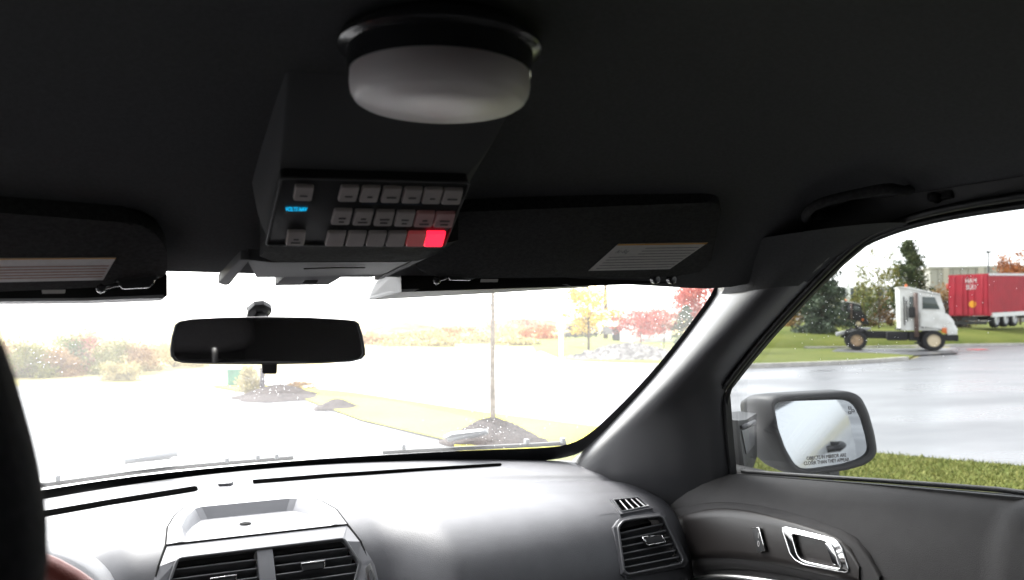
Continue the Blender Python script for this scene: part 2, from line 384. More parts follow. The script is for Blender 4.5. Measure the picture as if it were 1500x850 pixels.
# ================================================================== PLANTS
def leafmesh(pts, size, rs, flat=.35):
    n = len(pts); a = rs.normal(size=(n, 3)); a /= np.linalg.norm(a, axis=1)[:, None] + 1e-9
    b = np.cross(a, rs.normal(size=(n, 3))); b /= np.linalg.norm(b, axis=1)[:, None] + 1e-9
    s = (size * (.6 + .8 * rs.rand(n)))[:, None]
    v = np.stack([pts - a * s, pts - b * s * .6, pts + a * s, pts + b * s * .6], 1).reshape(-1, 3)
    return v
def leafobj(name, v, m, parent):
    me = bpy.data.meshes.new(name); n = len(v) // 4
    me.vertices.add(len(v)); me.vertices.foreach_set('co', v.astype(np.float32).ravel())
    me.loops.add(len(v)); me.loops.foreach_set('vertex_index', np.arange(len(v), dtype=np.int32))
    me.polygons.add(n); me.polygons.foreach_set('loop_start', np.arange(n, dtype=np.int32) * 4)
    me.update(calc_edges=True); me.validate(); me.materials.append(M[m])
    return link(bpy.data.objects.new(name, me), parent)
LEAF = dict(yellow=((.50, .34, .04), (.62, .46, .10)), red=((.32, .05, .045), (.45, .12, .08)), spruce=((.040, .062, .040), (.085, .11, .065)),
            pine=((.045, .07, .03), (.10, .12, .05)), olive=((.12, .135, .03), (.25, .225, .06)), brown=((.24, .13, .05), (.36, .24, .10)),
            green=((.07, .11, .03), (.17, .20, .06)), orange=((.30, .09, .03), (.42, .17, .06)), pink=((.36, .12, .10), (.48, .25, .18)), tan=((.34, .28, .12), (.46, .40, .20)), dusk=((.05, .05, .045), (.10, .09, .08)))
for k, (a, b) in LEAF.items(): M['leaf_' + k] = mat('leaf_' + k, a, .7, spec=.2, col2=b, island=True)
M['bark'] = mat('bark', (.10, .075, .055), .9, spec=.1, var=.3, vscale=12, bump=.8, bscale=40)
M['barkpale'] = mat('pale_bark', (.16, .13, .105), .9, spec=.1, var=.35, vscale=14, bump=.8, bscale=50)
def limb(parent, a, b, r0, r1, rs, m='bark'):
    pts = [V(a).lerp(V(b), t) + V(rs.normal(size=3)) * (b - a).length * .03 * (0 < t < 1) for t in np.linspace(0, 1, 6)]
    return tube('limb', pts, r0, m, parent, 6, rs=[r0 + (r1 - r0) * i / 5 for i in range(6)])
def broadleaf(label, cat, base, h, cw, ch, leaf, n, size, seed, group=None, trunk=.08, bark='bark', name='deciduous_tree', clumps=26, dens=.62):
    rs = np.random.RandomState(seed); t = thing(name, label, cat, base, group); base = V(base)
    top = base + V((0, 0, h)); cc = base + V((0, 0, h - ch / 2))
    tr = tube('trunk', [base + V((0, 0, -.05)), base.lerp(cc, .5) + V((rs.normal() * .03, rs.normal() * .03, 0)), cc, top - V((0, 0, ch * .15))], trunk, bark, t, 7, rs=[trunk, trunk * .8, trunk * .6, trunk * .15])
    cs = []
    while len(cs) < clumps:
        p = rs.uniform(-1, 1, 3)
        if np.linalg.norm(p) < 1: cs.append(p * (cw / 2, cw / 2, ch / 2))
    for p in cs[:7]: limb(tr, cc - V((0, 0, ch * .3)), cc + V(p) * .9, trunk * .35, trunk * .06, rs, bark)
    pts = []
    for p in cs:
        k = n // clumps; q = rs.normal(size=(k, 3)) * np.array([cw, cw, ch * .8]) * .5 * dens * .22 * (.6 + rs.rand()) * 1.4
        pts.append(q + p)
    pts = np.concatenate(pts) + np.array(cc)
    leafobj('crown', leafmesh(pts, size, rs), 'leaf_' + leaf, t); return t
def conifer(label, base, h, wd, leaf, n, size, seed, group=None, lean=.1, start=.05, name='conifer_tree', loose=1.0):
    rs = np.random.RandomState(seed); t = thing(name, label, 'tree', base, group); base = V(base)
    tr = tube('trunk', [base + V((0, 0, -.05)), base + V((0, 0, h * .5)), base + V((0, 0, h * .97))], .1, 'bark', t, 7, rs=[h * .022, h * .014, h * .002])
    pts = []; nb = 70
    for i in range(nb):
        z = start + (1 - start) * (i / nb) ** 1.1; L = wd / 2 * (1 - z) ** .8 * (.65 + .5 * rs.rand()) + .05 * wd; a = rs.rand() * 6.28
        e = V((math.cos(a) * L, math.sin(a) * L, -.12 * L))
        if i % 5 == 0: limb(tr, base + V((0, 0, z * h)), base + V((0, 0, z * h)) + e, h * .006, h * .001, rs)
        k = n // nb; q = rs.rand(k, 1) ** .7
        pts.append(np.array([0, 0, z * h]) + q * np.array(e) + rs.normal(size=(k, 3)) * h * .022 * loose)
    pts = np.concatenate(pts) + np.array(base)
    leafobj('crown', leafmesh(pts, size, rs), 'leaf_' + leaf, t); return t
def bush(label, base, wd, h, leaf, n, size, seed, group=None, name='bush', clumps=16, cone=False):
    rs = np.random.RandomState(seed); t = thing(name, label, 'bush', base, group); pts = []
    for i in range(clumps):
        a = rs.rand() * 6.28; q = rs.rand() ** .5; z = rs.rand()
        rr = wd / 2 * q * ((1 - z * .9) if cone else math.sqrt(max(.05, 1 - z * z * .8)))
        c = np.array([math.cos(a) * rr, math.sin(a) * rr, z * h * .85]); k = n // clumps
        pts.append(c + rs.normal(size=(k, 3)) * np.array([wd * .1, wd * .1, h * .12]))
        if i % 4 == 0: limb(t, V(base), V(base) + V(c), .02 * h, .004 * h, rs).name = 'stem'
    pts = np.concatenate(pts); pts[:, 2] = np.abs(pts[:, 2])
    leafobj('foliage', leafmesh(pts + np.array(base), size, rs), 'leaf_' + leaf, t); return t

# young tree on its mulch ring
mb = onZ(722, 648); mb.z = .03
mo = mound('mulch_mound', mb + V((0, 0, 0)),   .62, .62, .25, 'mulch', n=26, rough=.14, seed=3); setp(mo, 'dark mulch mound at the foot of the slender young tree', 'mulch mound')
rs_ = np.random.RandomState(5)
t = thing('young_tree', 'slender bare young tree with pale trunk rising from a mulch mound', 'tree', mb)
tb = mb + V((0, 0, .25))
tp = [tb + V((0, 0, -.1)), tb + V((-.01, 0, .6)), tb + V((.005, .01, 1.2)), tb + V((-.012, 0, 1.9)), tb + V((.0, 0, 2.8)), tb + V((.02, 0, 3.6))]
tr = tube('trunk', smoothline(tp, 24), .03, 'barkpale', t, 9, rs=[.036 - .026 * i / 23 for i in range(24)])
tw = []
for i in range(26):
    z = .85 + 2.6 * rs_.rand(); a = rs_.rand() * 6.28; L = .10 + .32 * rs_.rand()
    a0 = tb + V((0, 0, z)); b0 = a0 + V((math.cos(a) * L, math.sin(a) * L, L * (.5 + .7 * rs_.rand())))
    limb(tr, a0, b0, .007, .002, rs_, 'barkpale').name = 'twig'
    tw += [np.array(a0.lerp(b0, q)) + rs_.normal(size=3) * .03 for q in rs_.rand(6) * .6 + .45]
leafobj('foliage', leafmesh(np.array(tw), .022, rs_), 'leaf_tan', t)
# second mound and the planted bed further up the strip
o = mound('mulch_mound', onZ(493, 599) + V((0, 0, .03)), .42, .34, .13, 'mulch', n=22, rough=.12, seed=6); setp(o, 'small flat mulch mound alone on the yellow grass', 'mulch mound')
o = mound('mulch_bed', onZ(402, 584) + V((.1, .2, .03)), .85, .95, .20, 'mulch', n=28, rough=.16, seed=8); setp(o, 'mulch bed holding a clipped shrub below the rear-view mirror', 'mulch bed')
bush('pale yellow green shrub on the mulch bed below the mirror', onZ(366, 578) + V((0, 0, .05)), .62, .52, 'tan', 2600, .022, 11, name='shrub', cone=True)
bush('low rusty brown plant spreading over the mulch bed', onZ(432, 578) + V((0, 0, .12)), .75, .13, 'brown', 900, .02, 12, name='ground_plant')
pb = onZ(384, 581) + V((0, 0, .03))
t = thing('marker_post', 'short dark square post standing in the mulch bed', 'post', pb)
box('shaft', pb + V((0, 0, .24)), (.085, .085, .50), mat('dark_timber', (.05, .04, .045), .8, var=.3, vscale=20), t, bev=.006)
box('cap', pb + V((0, 0, .50)), (.10, .10, .03), mat('dark_cap', (.06, .05, .05), .7), t, bev=.006)
ub = onZ(342, 566)
t = thing('utility_box', 'green utility cabinet at the end of the grass strip', 'utility box', ub)
gm = mat('utility_green', (.05, .16, .12), .5, var=.1, vscale=8)
box('cabinet', ub + V((0, 0, .17)), (.26, .24, .34), gm, t, bev=.01); box('lid', ub + V((0, 0, .355)), (.29, .27, .04), gm, t, bev=.01); box('plinth', ub + V((0, 0, .01)), (.31, .29, .04), 'kerb', t)
# hedge of wild shrubs at the left
HB = [(48, 20.5, 1.15, .85, 'olive'), (78, 21, 1.2, .75, 'brown'), (100, 22, 1.3, 1.0, 'green'), (130, 22.5, 1.0, 1.15, 'pink'), (160, 21.5, 1.4, .95, 'olive'), (195, 22, 1.3, .8, 'brown'), (222, 23.5, 1.5, .75, 'tan'), (20, 21, 1.2, .9, 'brown'), (255, 25, 1.6, .7, 'tan'), (180, 19.6, .9, .45, 'tan'), (285, 30, 1.7, .8, 'brown')]
HN = ['olive green', 'rusty brown', 'mid green', 'tall pinkish red', 'broad olive', 'dull brown', 'straw coloured', 'dense brown', 'loose straw coloured', 'low pale straw', 'distant brown']
HW = ['beside the driver seat edge', 'second along the wild hedge', 'third along the wild hedge', 'standing above the wild hedge', 'in the middle of the wild hedge', 'toward the mirror end of the hedge', 'near the rear-view mirror end of the hedge', 'half hidden by the driver seat', 'seen just beside the rear-view mirror', 'in front of the wild hedge', 'directly behind the rear-view mirror end']
for i, (x, d, wd, h, lf) in enumerate(HB):
    bush('%s wild bush %s' % (HN[i], HW[i]), PT(x, d), wd, h, lf, 4200, .028, 30 + i, 'wild bushes across the lot')
# low brush between the hill and the pole
BR = [(560, 60, 5, .55, 'tan'), (620, 58, 5, .7, 'tan'), (668, 62, 5.5, .9, 'brown'), (735, 64, 5, 1.2, 'tan'), (772, 66, 5.5, 1.6, 'pink'), (796, 60, 4, 1.0, 'orange'), (700, 50, 3.5, .5, 'tan'), (540, 48, 4, .5, 'brown'), (590, 45, 3.5, .35, 'tan'), (650, 44, 3, .4, 'tan'), (752, 46, 3, .45, 'tan')]
BW = ['beside the mirror, on the hill foot', 'below the brown hill top', 'right of the brown hill', 'just past the young tree trunk', 'behind the young tree, rosy', 'left of the yellow tree', 'touching the young tree trunk', 'closest to the rear-view mirror', 'in front of the brown hill', 'alone on the open field', 'low, under the rosy brush']
for i, (x, d, wd, h, lf) in enumerate(BR):
    bush('%s brush clump %s' % ({'tan': 'straw coloured', 'brown': 'brown', 'pink': 'reddish', 'orange': 'orange'}[lf], BW[i]), PT(x, d), wd * .8, h, lf, 1200, .085, 60 + i, 'brush on the far field', name='brush_clump')
# stone edged planting bed with saplings
o = mound('planting_bed', PT(922, 29.5, .03), 2.55, 1.3, .50, 'stonebed', n=34, rough=.45, seed=14, rz=-YAW); setp(o, 'long grey planting bed under the red and yellow trees', 'planting bed')
broadleaf('golden yellow tree beside the white sign post', 'tree', PT(862, 33), 2.7, 2.1, 1.75, 'yellow', 3600, .055, 21, 'autumn trees past the road', .06)
broadleaf('small red maple on a thin trunk over the grey bed', 'tree', PT(938, 31), 1.95, 1.75, 1.1, 'red', 2600, .05, 22, 'autumn trees past the road', .025)
broadleaf('low red maple touching the larger dark red one', 'tree', PT(972, 35), 1.85, 1.6, 1.0, 'pink', 2200, .05, 23, 'autumn trees past the road', .03)
broadleaf('tall red tree at the windshield corner by the pillar', 'tree', PT(1024, 36), 3.5, 2.5, 2.6, 'red', 5200, .06, 24, 'autumn trees past the road', .07)
conifer('grey green spruce below the tall red tree', PT(1004, 34), 2.0, 1.7, 'spruce', 2600, .05, 25, 'evergreens past the road')
bush('dark leafless thicket behind the golden tree', PT(852, 42, .55), 2.0, .75, 'dusk', 900, .07, 26, name='thicket')
sp = PT(822, 30)
t = thing('sign_post', 'white sign post standing left of the golden tree', 'sign', sp)
box('post', sp + V((0, 0, .62)), (.11, .11, 1.24), mat('sign_white', (.8, .8, .8), .5), t, bev=.01); box('sign_board', sp + V((0, 0, 1.26)), (.34, .08, .30), mat('sign_white_board', (.78, .78, .78), .5), t, bev=.01)
up = PT(887, 60)
t = thing('utility_pole', 'dark wooden utility pole behind the golden tree', 'utility pole', up)
tube('shaft', [up, up + V((0, 0, 5))], .17, 'bark', t, 10, rs=[.19, .13]); box('crossarm', up + V((0, 0, 4.4)), (1.6, .12, .14), 'bark', t)
for i, (x, d, wd, hh, zz, lb) in enumerate(((905, 55, 1.6, 1.0, 1.0, 'white box trailer parked beside the utility pole'), (946, 52, 2.6, 1.25, .25, 'low white shed behind the small red maple'))):
    b0 = PT(x, d)
    t = thing('box_trailer' if i == 0 else 'shed', lb, 'trailer' if i == 0 else 'shed', b0)
    wm = mat('white_panel%d' % i, (.75, .75, .74), .5)
    rz = Matrix.Rotation(-YAW + .25, 3, 'Z')
    box('wall', b0 + V((0, 0, zz + hh / 2)), (wd, 2.2, hh), wm, t, rz, bev=.03)
    box('roof', b0 + V((0, 0, zz + hh + .04)), (wd + .1, 2.3, .08), mat('roof_grey%d' % i, (.45, .45, .45), .6), t, rz)
    if i == 0:
        for s in (-.45, .45): lathe('wheel', [(.01, -.12), (.34, -.12), (.36, 0), (.34, .12), (.01, .12)], b0 + rz @ V((s, -.95, .36)), 'rubber', t, 18, rz @ V((0, 1, 0)))
        box('chassis', b0 + V((0, 0, .7)), (wd * .95, 1.8, .5), 'rubber', t, rz)
    else: box('door', b0 + rz @ V((-.3, -1.12, .8)), (.8, .04, 1.0), mat('shed_door', (.5, .5, .5), .6), t, rz); box('base', b0 + V((0, 0, .12)), (wd, 2.2, .26), 'kerb', t, rz)

# ================================================================== RIGHT SIDE BACKGROUND
conifer('dense dark green spruce behind the yard tractor', PT(1205, 47, .55), 5.9, 3.4, 'spruce', 14000, .09, 41, 'evergreens on the bank')
conifer('tall airy pine directly behind the white tractor cab', PT(1333, 56, .85), 5.9, 3.9, 'pine', 6500, .10, 42, 'evergreens on the bank', start=.25, loose=1.4)
broadleaf('young thin tree with sparse olive leaves left of the pine', 'tree', PT(1287, 53, .85), 5.0, 2.6, 3.6, 'olive', 1500, .075, 43, 'trees on the bank', .05, clumps=16, dens=.5)
broadleaf('small half bare tree between spruce and the young olive tree', 'tree', PT(1266, 58, .85), 4.6, 2.0, 3.0, 'olive', 700, .07, 44, 'trees on the bank', .045, clumps=12, dens=.5)
for i, (x, d, wd, h, lf, lb) in enumerate(((1240, 60, 3.2, 2.3, 'olive', 'olive bush right of the dark spruce'), (1272, 62, 3.2, 2.9, 'green', 'green bush behind the tractor chassis'), (1304, 62, 3.0, 3.0, 'brown', 'brownish bush just left of the tractor cab'), (1360, 64, 3.6, 3.5, 'olive', 'tall olive bush rising right of the pine'), (1384, 63, 3.2, 3.1, 'brown', 'brown green bush between tractor and container'), (1396, 58, 2.6, 1.9, 'dusk', 'dark low bush in front of the container end'), (1168, 62, 3.2, 1.8, 'brown', 'bare brown bush left of the dark spruce'), (1142, 64, 3.0, 1.5, 'olive', 'far olive bush beside the window pillar'))):
    bush(lb, PT(x, d, .9), wd, h, lf, 2200, .085, 80 + i, 'bushes on the bank')
broadleaf('orange brown tree rising behind the red container', 'tree', PT(1494, 74, .95), 6.6, 3.2, 4.6, 'orange', 3400, .11, 47, 'trees on the bank', .1)
# warehouse
wb = PT(1612, 146, .9); wz = Matrix.Rotation(-YAW + R(-14), 3, 'Z')
t = thing('warehouse', 'long grey tan warehouse behind the container and trees', 'building', wb)
wm = mat('warehouse_wall', (.36, .345, .31), .8, var=.06, vscale=.2)
box('wall', wb + V((0, 0, 4.75)), (60, 20, 9.5), wm, t, wz)
for i in range(11): box('pier', wb + wz @ V((-27.5 + i * 5.5, -10.1, 4.75)), (.9, .5, 9.5), mat('pier%d' % i, (.46, .42, .36), .8), t, wz)
for i in range(50): box('wall_panel', wb + wz @ V((-29.4 + i * 1.2, -10.04, 4.8)), (1.08, .14, 9.2), wm, t, wz)
box('roof', wb + V((0, 0, 9.65)), (60.6, 20.6, .35), mat('warehouse_roof', (.5, .48, .45), .7), t, wz)
# office block with white columns and dark glass
ob_ = PT(1240, 130, 1.0); oz = Matrix.Rotation(-YAW, 3, 'Z')
t = thing('office_building', 'distant low building with white columns and dark blue windows', 'building', ob_)
box('wall', ob_ + V((0, 0, 2.6)), (9.6, 8, 5.2), mat('office_grey', (.45, .45, .47), .7), t, oz)
for i, x in enumerate((-2.6, -.4, 1.6, 3.3)): box('window', ob_ + oz @ V((x, -4.05, 4.2)), (1.5, .12, 1.9), mat('office_glass%d' % i, (.03, .045, .08), .15), t, oz, bev=.03)
for x in (-3.7, -1.5, .62, 2.45): box('column', ob_ + oz @ V((x, -4.3, 3.0)), (.55, .5, 6.2), mat('office_white%.1f' % x, (.8, .8, .8), .5), t, oz, bev=.04)
box('roof', ob_ + V((0, 0, 5.3)), (10, 8.6, .25), mat('office_roof', (.6, .6, .6), .6), t, oz)
# light mast
lp = PT(1449, 100, 1.0)
t = thing('light_mast', 'thin dark lamp mast rising behind the red container', 'lamp post', lp)
tube('shaft', [lp, lp + V((0, 0, 8.6))], .12, 'rubber', t, 8, rs=[.14, .09]); box('lamp_head', lp + V((.1, 0, 8.7)), (.7, .35, .22), 'rubber', t, bev=.03)
# red shop canopy
rc = PT(1396, 66, .95)
t = thing('roadside_sign', 'small red and white sign left of the container', 'sign', rc)
box('red_panel', rc + V((0, 0, 3.1)), (1.0, .2, .55), mat('sign_red', (.55, .05, .04), .5), t, oz, bev=.02); box('white_panel', rc + V((.1, 0, 2.5)), (.6, .18, .6), mat('sign_panel', (.78, .76, .74), .5), t, oz, bev=.02)
for s in (-.35, .35): tube('leg', [rc + oz @ V((s, 0, 0)), rc + oz @ V((s, 0, 2.9))], .05, 'rubber', t, 6)

# ---- red container on its trailer
M['red'] = mat('container_red', (.40, .015, .035), .5, spec=.4, var=.1, vscale=1.5)
corner = PT(1449, 50.5, 0); base_z = .90
cx = (CR * math.cos(R(36)) + V((CF.x, CF.y, 0)).normalized() * math.sin(R(36)))      # along the long side
cy = V((0, 0, 1)).cross(cx)
def CP(u, v, z): return corner + cx * u + cy * v + V((0, 0, z + .03 * u))
t = thing('container_trailer', 'red shipping container with white lettering on a three axle trailer', 'trailer', V((corner.x, corner.y, base_z)))
def obx(name, u0, u1, v0, v1, z0, z1, m, parent=t, bev=0):
    b = bmesh.new(); q = [CP(u, v, z) for z in (z0, z1) for u, v in ((u0, v0), (u1, v0), (u1, v1), (u0, v1))]
    vv = [b.verts.new(p) for p in q]
    for f in ((0, 1, 2, 3), (4, 5, 6, 7), (0, 1, 5, 4), (1, 2, 6, 5), (2, 3, 7, 6), (3, 0, 4, 7)): b.faces.new([vv[i] for i in f])
    if bev: bmesh.ops.bevel(b, geom=b.edges[:], offset=bev, segments=2, affect='EDGES')
    return from_bm(name, b, m, parent, bev > 0, 40)
z0, z1 = base_z + .78, base_z + .78 + 2.6
body = obx('container_body', 0, 12.2, 0, 2.44, z0, z1, 'red')
for i in range(38): obx('side_rib', .25 + i * .31, .25 + i * .31 + .14, -.035, 0.01, z0 + .2, z1 - .14, 'red', body, .01)
obx('top_rail', .02, 12.2, -.05, .06, z1 - .13, z1 + .02, mat('rail_white', (.6, .58, .6), .5), body)
obx('bottom_rail', .3, 12.2, -.06, .06, z0 - .10, z0 + .16, mat('rail_white2', (.7, .7, .7), .5), body)
for v in (.02, 1.22): obx('door_leaf', -.06, .0, v + .04, v + 1.14, z0 + .08, z1 - .1, 'red', body, .015)
for v in (.35, .85, 1.55, 2.05):
    a, c = CP(-.09, v, z0 + .1), CP(-.09, v, z1 - .12); tube('lock_rod', [a, c], .02, 'red', body, 6)
txt_o = CP(-.075, 1.02, z1 - .62)
text('lettering', 'HAM\nSÜD', txt_o, -cy, V((0, 0, 1)), .30, 'white', body, wfit=.66)
lathe('round_sticker', [(.001, 0), (.22, 0), (.22, .012), (.001, .012)], CP(-.062, .95, z0 + .72), mat('sticker_yellow', (.75, .32, .01), .5), body, 24, -cx)
obx('trailer_frame', .1, 12, .75, 1.7, z0 - .32, z0 - .1, 'rubber')
obx('rear_bumper', .05, .15, .2, 2.24, z0 - .55, z0 - .36, 'rubber')
def truckwheel(c, ax, r, wd, parent, rimc):
    wh = lathe('wheel', [(r * .55, -wd / 2), (r * .93, -wd / 2), (r, -wd * .35), (r, wd * .35), (r * .93, wd / 2), (r * .55, wd / 2)], c, 'tyre', parent, 28, ax, cap=False)
    lathe('rim', [(.01, wd * .22), (r * .12, wd * .24), (r * .16, wd * .34), (r * .3, wd * .30), (r * .36, wd * .16), (r * .52, wd * .20), (r * .57, wd * .5), (r * .6, wd * .52), (r * .6, wd * .3)], c, rimc, wh, 28, ax)
    return wh
M['tyre'] = mat('tyre_rubber', (.022, .022, .023), .8, spec=.2, bump=.3, bscale=60)
M['rimsteel'] = mat('rim_steel', (.55, .55, .56), .35, metal=.6)
M['rimcream'] = mat('rim_cream', (.62, .52, .36), .5)
M['rimrust'] = mat('rim_rusty', (.32, .22, .13), .6, var=.3, vscale=6)
for u in (.9, 2.15, 3.4, 7.5):
    truckwheel(CP(u, .12, base_z + .50), -cy, .50, .32, t, 'rimsteel')
obx('mudguard', .2, 4.1, .05, .5, base_z + 1.02, base_z + 1.06, 'rubber')

# ---- yard tractor
def tractor(label, o, ax, sc, whitec, group, second=False):
    ay = V((0, 0, 1)).cross(ax); t = thing('yard_tractor', label, 'truck', o, group)
    def P(u, v, z): return o + (ax * u + ay * v + V((0, 0, z))) * sc
    def side(name, uz, v0, v1, m, parent=t, bev=.03):
        return prism(name, [P(u, v0, z) for u, z in uz], ay * ((v1 - v0) * sc), m, parent, bev * sc)
    W = whitec if not second else 'tyre'
    side('chassis', [(-.75, .62), (3.9, .55), (3.9, .95), (-.4, 1.0)], -.45, .45, 'tyre')
    side('fuel_tank', [(1.45, .5), (2.45, .5), (2.45, .98), (1.45, .98)], -.95, -.45, 'tyre', bev=.1)
    side('battery_box', [(2.5, .5), (2.95, .5), (2.95, .95), (2.5, .95)], -1.0, -.45, 'tyre')
    side('fifth_wheel', [(-.95, .88), (-.55, .98), (.35, 1.16), (.75, 1.16), (.75, 1.06), (-.3, .80), (-.95, .74)], -.45, .45, 'greycap')
    side('ramp', [(-1.0, .78), (-.55, 1.02), (.2, 1.12), (.2, 1.02), (-.5, .9), (-.95, .68)], -.95, -.7, 'greycap')
    side('mudguard', [(-.62, .75), (-.5, 1.05), (-.2, 1.16), (.3, 1.13), (.55, .95), (.55, .90), (.3, 1.07), (-.2, 1.10), (-.44, 1.0), (-.54, .75)], -1.1, -.55, 'tyre', bev=.005)
    cab = side('cab', [(2.10, 1.02), (2.05, 3.20), (2.55, 3.18), (3.55, 2.95), (3.95, 2.80), (4.16, 2.05), (4.16, 1.02)], -.95, .75, W)
    side('roof_cap', [(2.0, 3.20), (2.0, 3.27), (2.55, 3.25), (3.95, 2.88), (3.98, 2.80), (2.55, 3.18)], -1.0, .8, whitec, cab)
    side('side_window', [(3.12, 2.12), (3.12, 2.74), (3.70, 2.72), (3.92, 2.10)], -.975, -.945, 'cabglass', cab, .01)
    side('window_frame', [(3.04, 2.04), (3.04, 2.82), (3.76, 2.79), (4.02, 2.02)], -.962, -.94, W, cab, .008)
    side('rear_window', [(2.52, 1.75), (2.52, 2.75), (2.9, 2.75), (2.9, 1.75)], -.97, -.945, 'cabglass', cab, .01)
    tube('grab_rail', [P(2.28, -1.02, 1.3), P(2.26, -1.04, 2.6), P(2.26, -.96, 2.75)], .028 * sc, 'tyre', cab, 6)
    tube('grab_rail', [P(2.40, -1.02, 1.5), P(2.38, -1.04, 2.6)], .025 * sc, 'tyre', cab, 6)
    tube('exhaust_stack', [P(2.82, -1.12, .7), P(2.80, -1.12, 2.95)], .11 * sc, 'stack', t, 10)
    box('air_intake', P(2.66, -1.10, 1.95), (.3 * sc, .3 * sc, .55 * sc), 'tyre', t, bev=.04 * sc)
    side('hood', [(3.0, 1.15), (3.0, 2.0), (3.95, 2.0), (4.28, 1.85), (4.55, 1.50), (4.62, 1.0), (4.0, 1.0), (3.85, 1.2)], -1.02, .95, W, bev=.06)
    side('front_fender', [(4.0, 1.12), (4.1, 1.30), (4.62, 1.28), (4.70, .82), (4.25, .80)], -1.1, -.6, W, bev=.05)
    side('turn_signal', [(3.96, .92), (3.98, 1.16), (4.2, 1.18), (4.2, .88)], -1.125, -1.08, 'signal', bev=.01)
    side('bumper', [(4.05, .50), (4.05, .80), (4.72, .80), (4.72, .50)], -1.1, 1.1, 'tyre', bev=.03)
    lathe('headlight', [(.01, .03), (.09, .03), (.11, 0), (.11, -.05), (.01, -.05)], P(4.68, -.75, 1.03), 'chrome', t, 16, ax)
    side('step', [(2.75, .35), (3.05, .35), (3.05, .42), (2.75, .42)], -1.1, -.7, 'tyre', bev=.01)
    for u, r, rim in ((0, .50, 'rimrust'), (3.60, .52, 'rimcream')):
        for v in (-.98, .98):
            if v > 0 and second: continue
            truckwheel(P(u, v, r * 1.0), -ay if v < 0 else ay, r * sc, .34 * sc, t, rim)
    lathe('beacon', [(.01, .0), (.06, 0), (.06, .1), (.04, .14), (.01, .15)], P(2.5, 0, 3.26), 'signal', t, 12)
    side('guard_frame', [(2.0, 1.05), (2.0, 1.12), (2.12, 1.12), (2.12, 1.05)], -1.0, .8, 'tyre', bev=.01)
    return t
M['cabglass'] = mat('cab_window', (.04, .055, .05), .08, spec=.6)
M['stack'] = mat('exhaust_stack', (.13, .085, .07), .5, var=.3, vscale=5)
M['signal'] = mat('amber_lens', (.55, .12, .01), .3)
M['cabwhite'] = mat('cab_white', (.72, .72, .70), .4, spec=.4, col2=(.56, .55, .52), vscale=2.5)
M['white2'] = mat('faded_white', (.60, .60, .60), .5)
d0 = 38.2; o0 = PT(1252, d0, .058)
tractor('white single-seat yard tractor parked on the wet road edge', o0, (CR * math.cos(R(19)) - V((CF.x, CF.y, 0)).normalized() * math.sin(R(19))), .875, 'cabwhite', 'yard tractors')
tractor('dark yard tractor with pale roof half hidden by trees', PT(1208, 56.0, .86), (CR - CF * .15).normalized(), .56, 'white2', 'yard tractors', True)
sl = prism('road_patch', [PT(1415, 39.2, .006), PT(1432, 38.6, .006), PT(1447, 38.9, .006), PT(1438, 39.6, .006)], V((0, 0, .02)), mat('red_mark', (.42, .03, .03), .5), None)
setp(sl, 'small red slab lying flat on the wet road', 'marker')

# grass blades on the lawn beside the car
rs = np.random.RandomState(3); N = 110000
pts = []
poly = [(p.x, p.y) for p in gstrip]
def inside(x, y, pl):
    c = np.zeros(len(x), bool); j = len(pl) - 1
    for i in range(len(pl)):
        xi, yi = pl[i]; xj, yj = pl[j]
        c ^= ((yi > y) != (yj > y)) & (x < (xj - xi) * (y - yi) / (yj - yi + 1e-12) + xi); j = i
    return c
gx = rs.uniform(4.2, 10, N); gy = rs.uniform(-1, 10.5, N); ok = inside(gx, gy, poly); gx, gy = gx[ok], gy[ok]; n = len(gx)
ang = rs.rand(n) * 6.28; hh = .012 + .03 * rs.rand(n); ww = .004 + .004 * rs.rand(n); ln = rs.normal(size=(n, 2)) * .02
p0 = np.stack([gx, gy, np.full(n, .036)], 1); dx = np.stack([np.cos(ang), np.sin(ang), np.zeros(n)], 1) * ww[:, None]
tip = p0 + np.concatenate([ln, hh[:, None]], 1)
M['blade'] = mat('grass_blade', (.085, .115, .016), .7, spec=.2, col2=(.26, .25, .07), island=True)
v = np.stack([p0 - dx, p0 + dx, tip + dx * .25, tip - dx * .25], 1).reshape(-1, 3)
o = leafobj('grass', v, 'blade', None); setp(o, 'short green grass blades on the lawn beside the door', 'grass', kind='stuff')

# ================================================================== THE CAR
def proj(p):
    d = V(p) - EYE; z = d.dot(CF); return 750 + FPX * d.dot(CR) / z, 425 - FPX * d.dot(CU) / z
def inpoly(x, y, pl):
    c = False; j = len(pl) - 1
    for i in range(len(pl)):
        xi, yi = pl[i]; xj, yj = pl[j]
        if (yi > y) != (yj > y) and x < (xj - xi) * (y - yi) / (yj - yi + 1e-12) + xi: c = not c
        j = i
    return c
car = thing('car', 'dark cabin shell of the car with black headliner, pillars and windshield', 'car', V((0, 0, 0)))
# ---- windshield
def GY(x, z): return 1.70 - .75 * x * x - (z - 1.15) * 1.35
xs = np.linspace(-.85, .85, 60); zs = np.linspace(.98, 1.75, 40)
gb = BVHTree.FromPolygons([V((x, GY(x, z), z)) for z in zs for x in xs], [(i * 60 + j, i * 60 + j + 1, (i + 1) * 60 + j + 1, (i + 1) * 60 + j) for i in range(39) for j in range(59)])
W1 = [(-40, 734), (75, 714), (180, 698), (300, 685), (450, 672), (600, 663), (700, 658), (800, 655), (836, 650), (864, 635), (900, 602), (950, 550), (990, 502), (1018, 464), (1040, 434), (1049, 415), (1056, 395)]
W2 = [(-40, 756), (75, 736), (180, 718), (300, 705), (450, 692), (600, 682), (700, 677), (800, 675), (852, 664), (876, 640), (908, 607), (956, 555), (996, 506), (1024, 468), (1046, 438), (1056, 419), (1064, 398)]
r1 = [onB(gb, *p, lift=.002)[0] for p in W1]; r2 = [onB(gb, *p, lift=.002)[0] for p in W2]
L2 = [p for p in r2[8:]]                       # right edge as x(z)
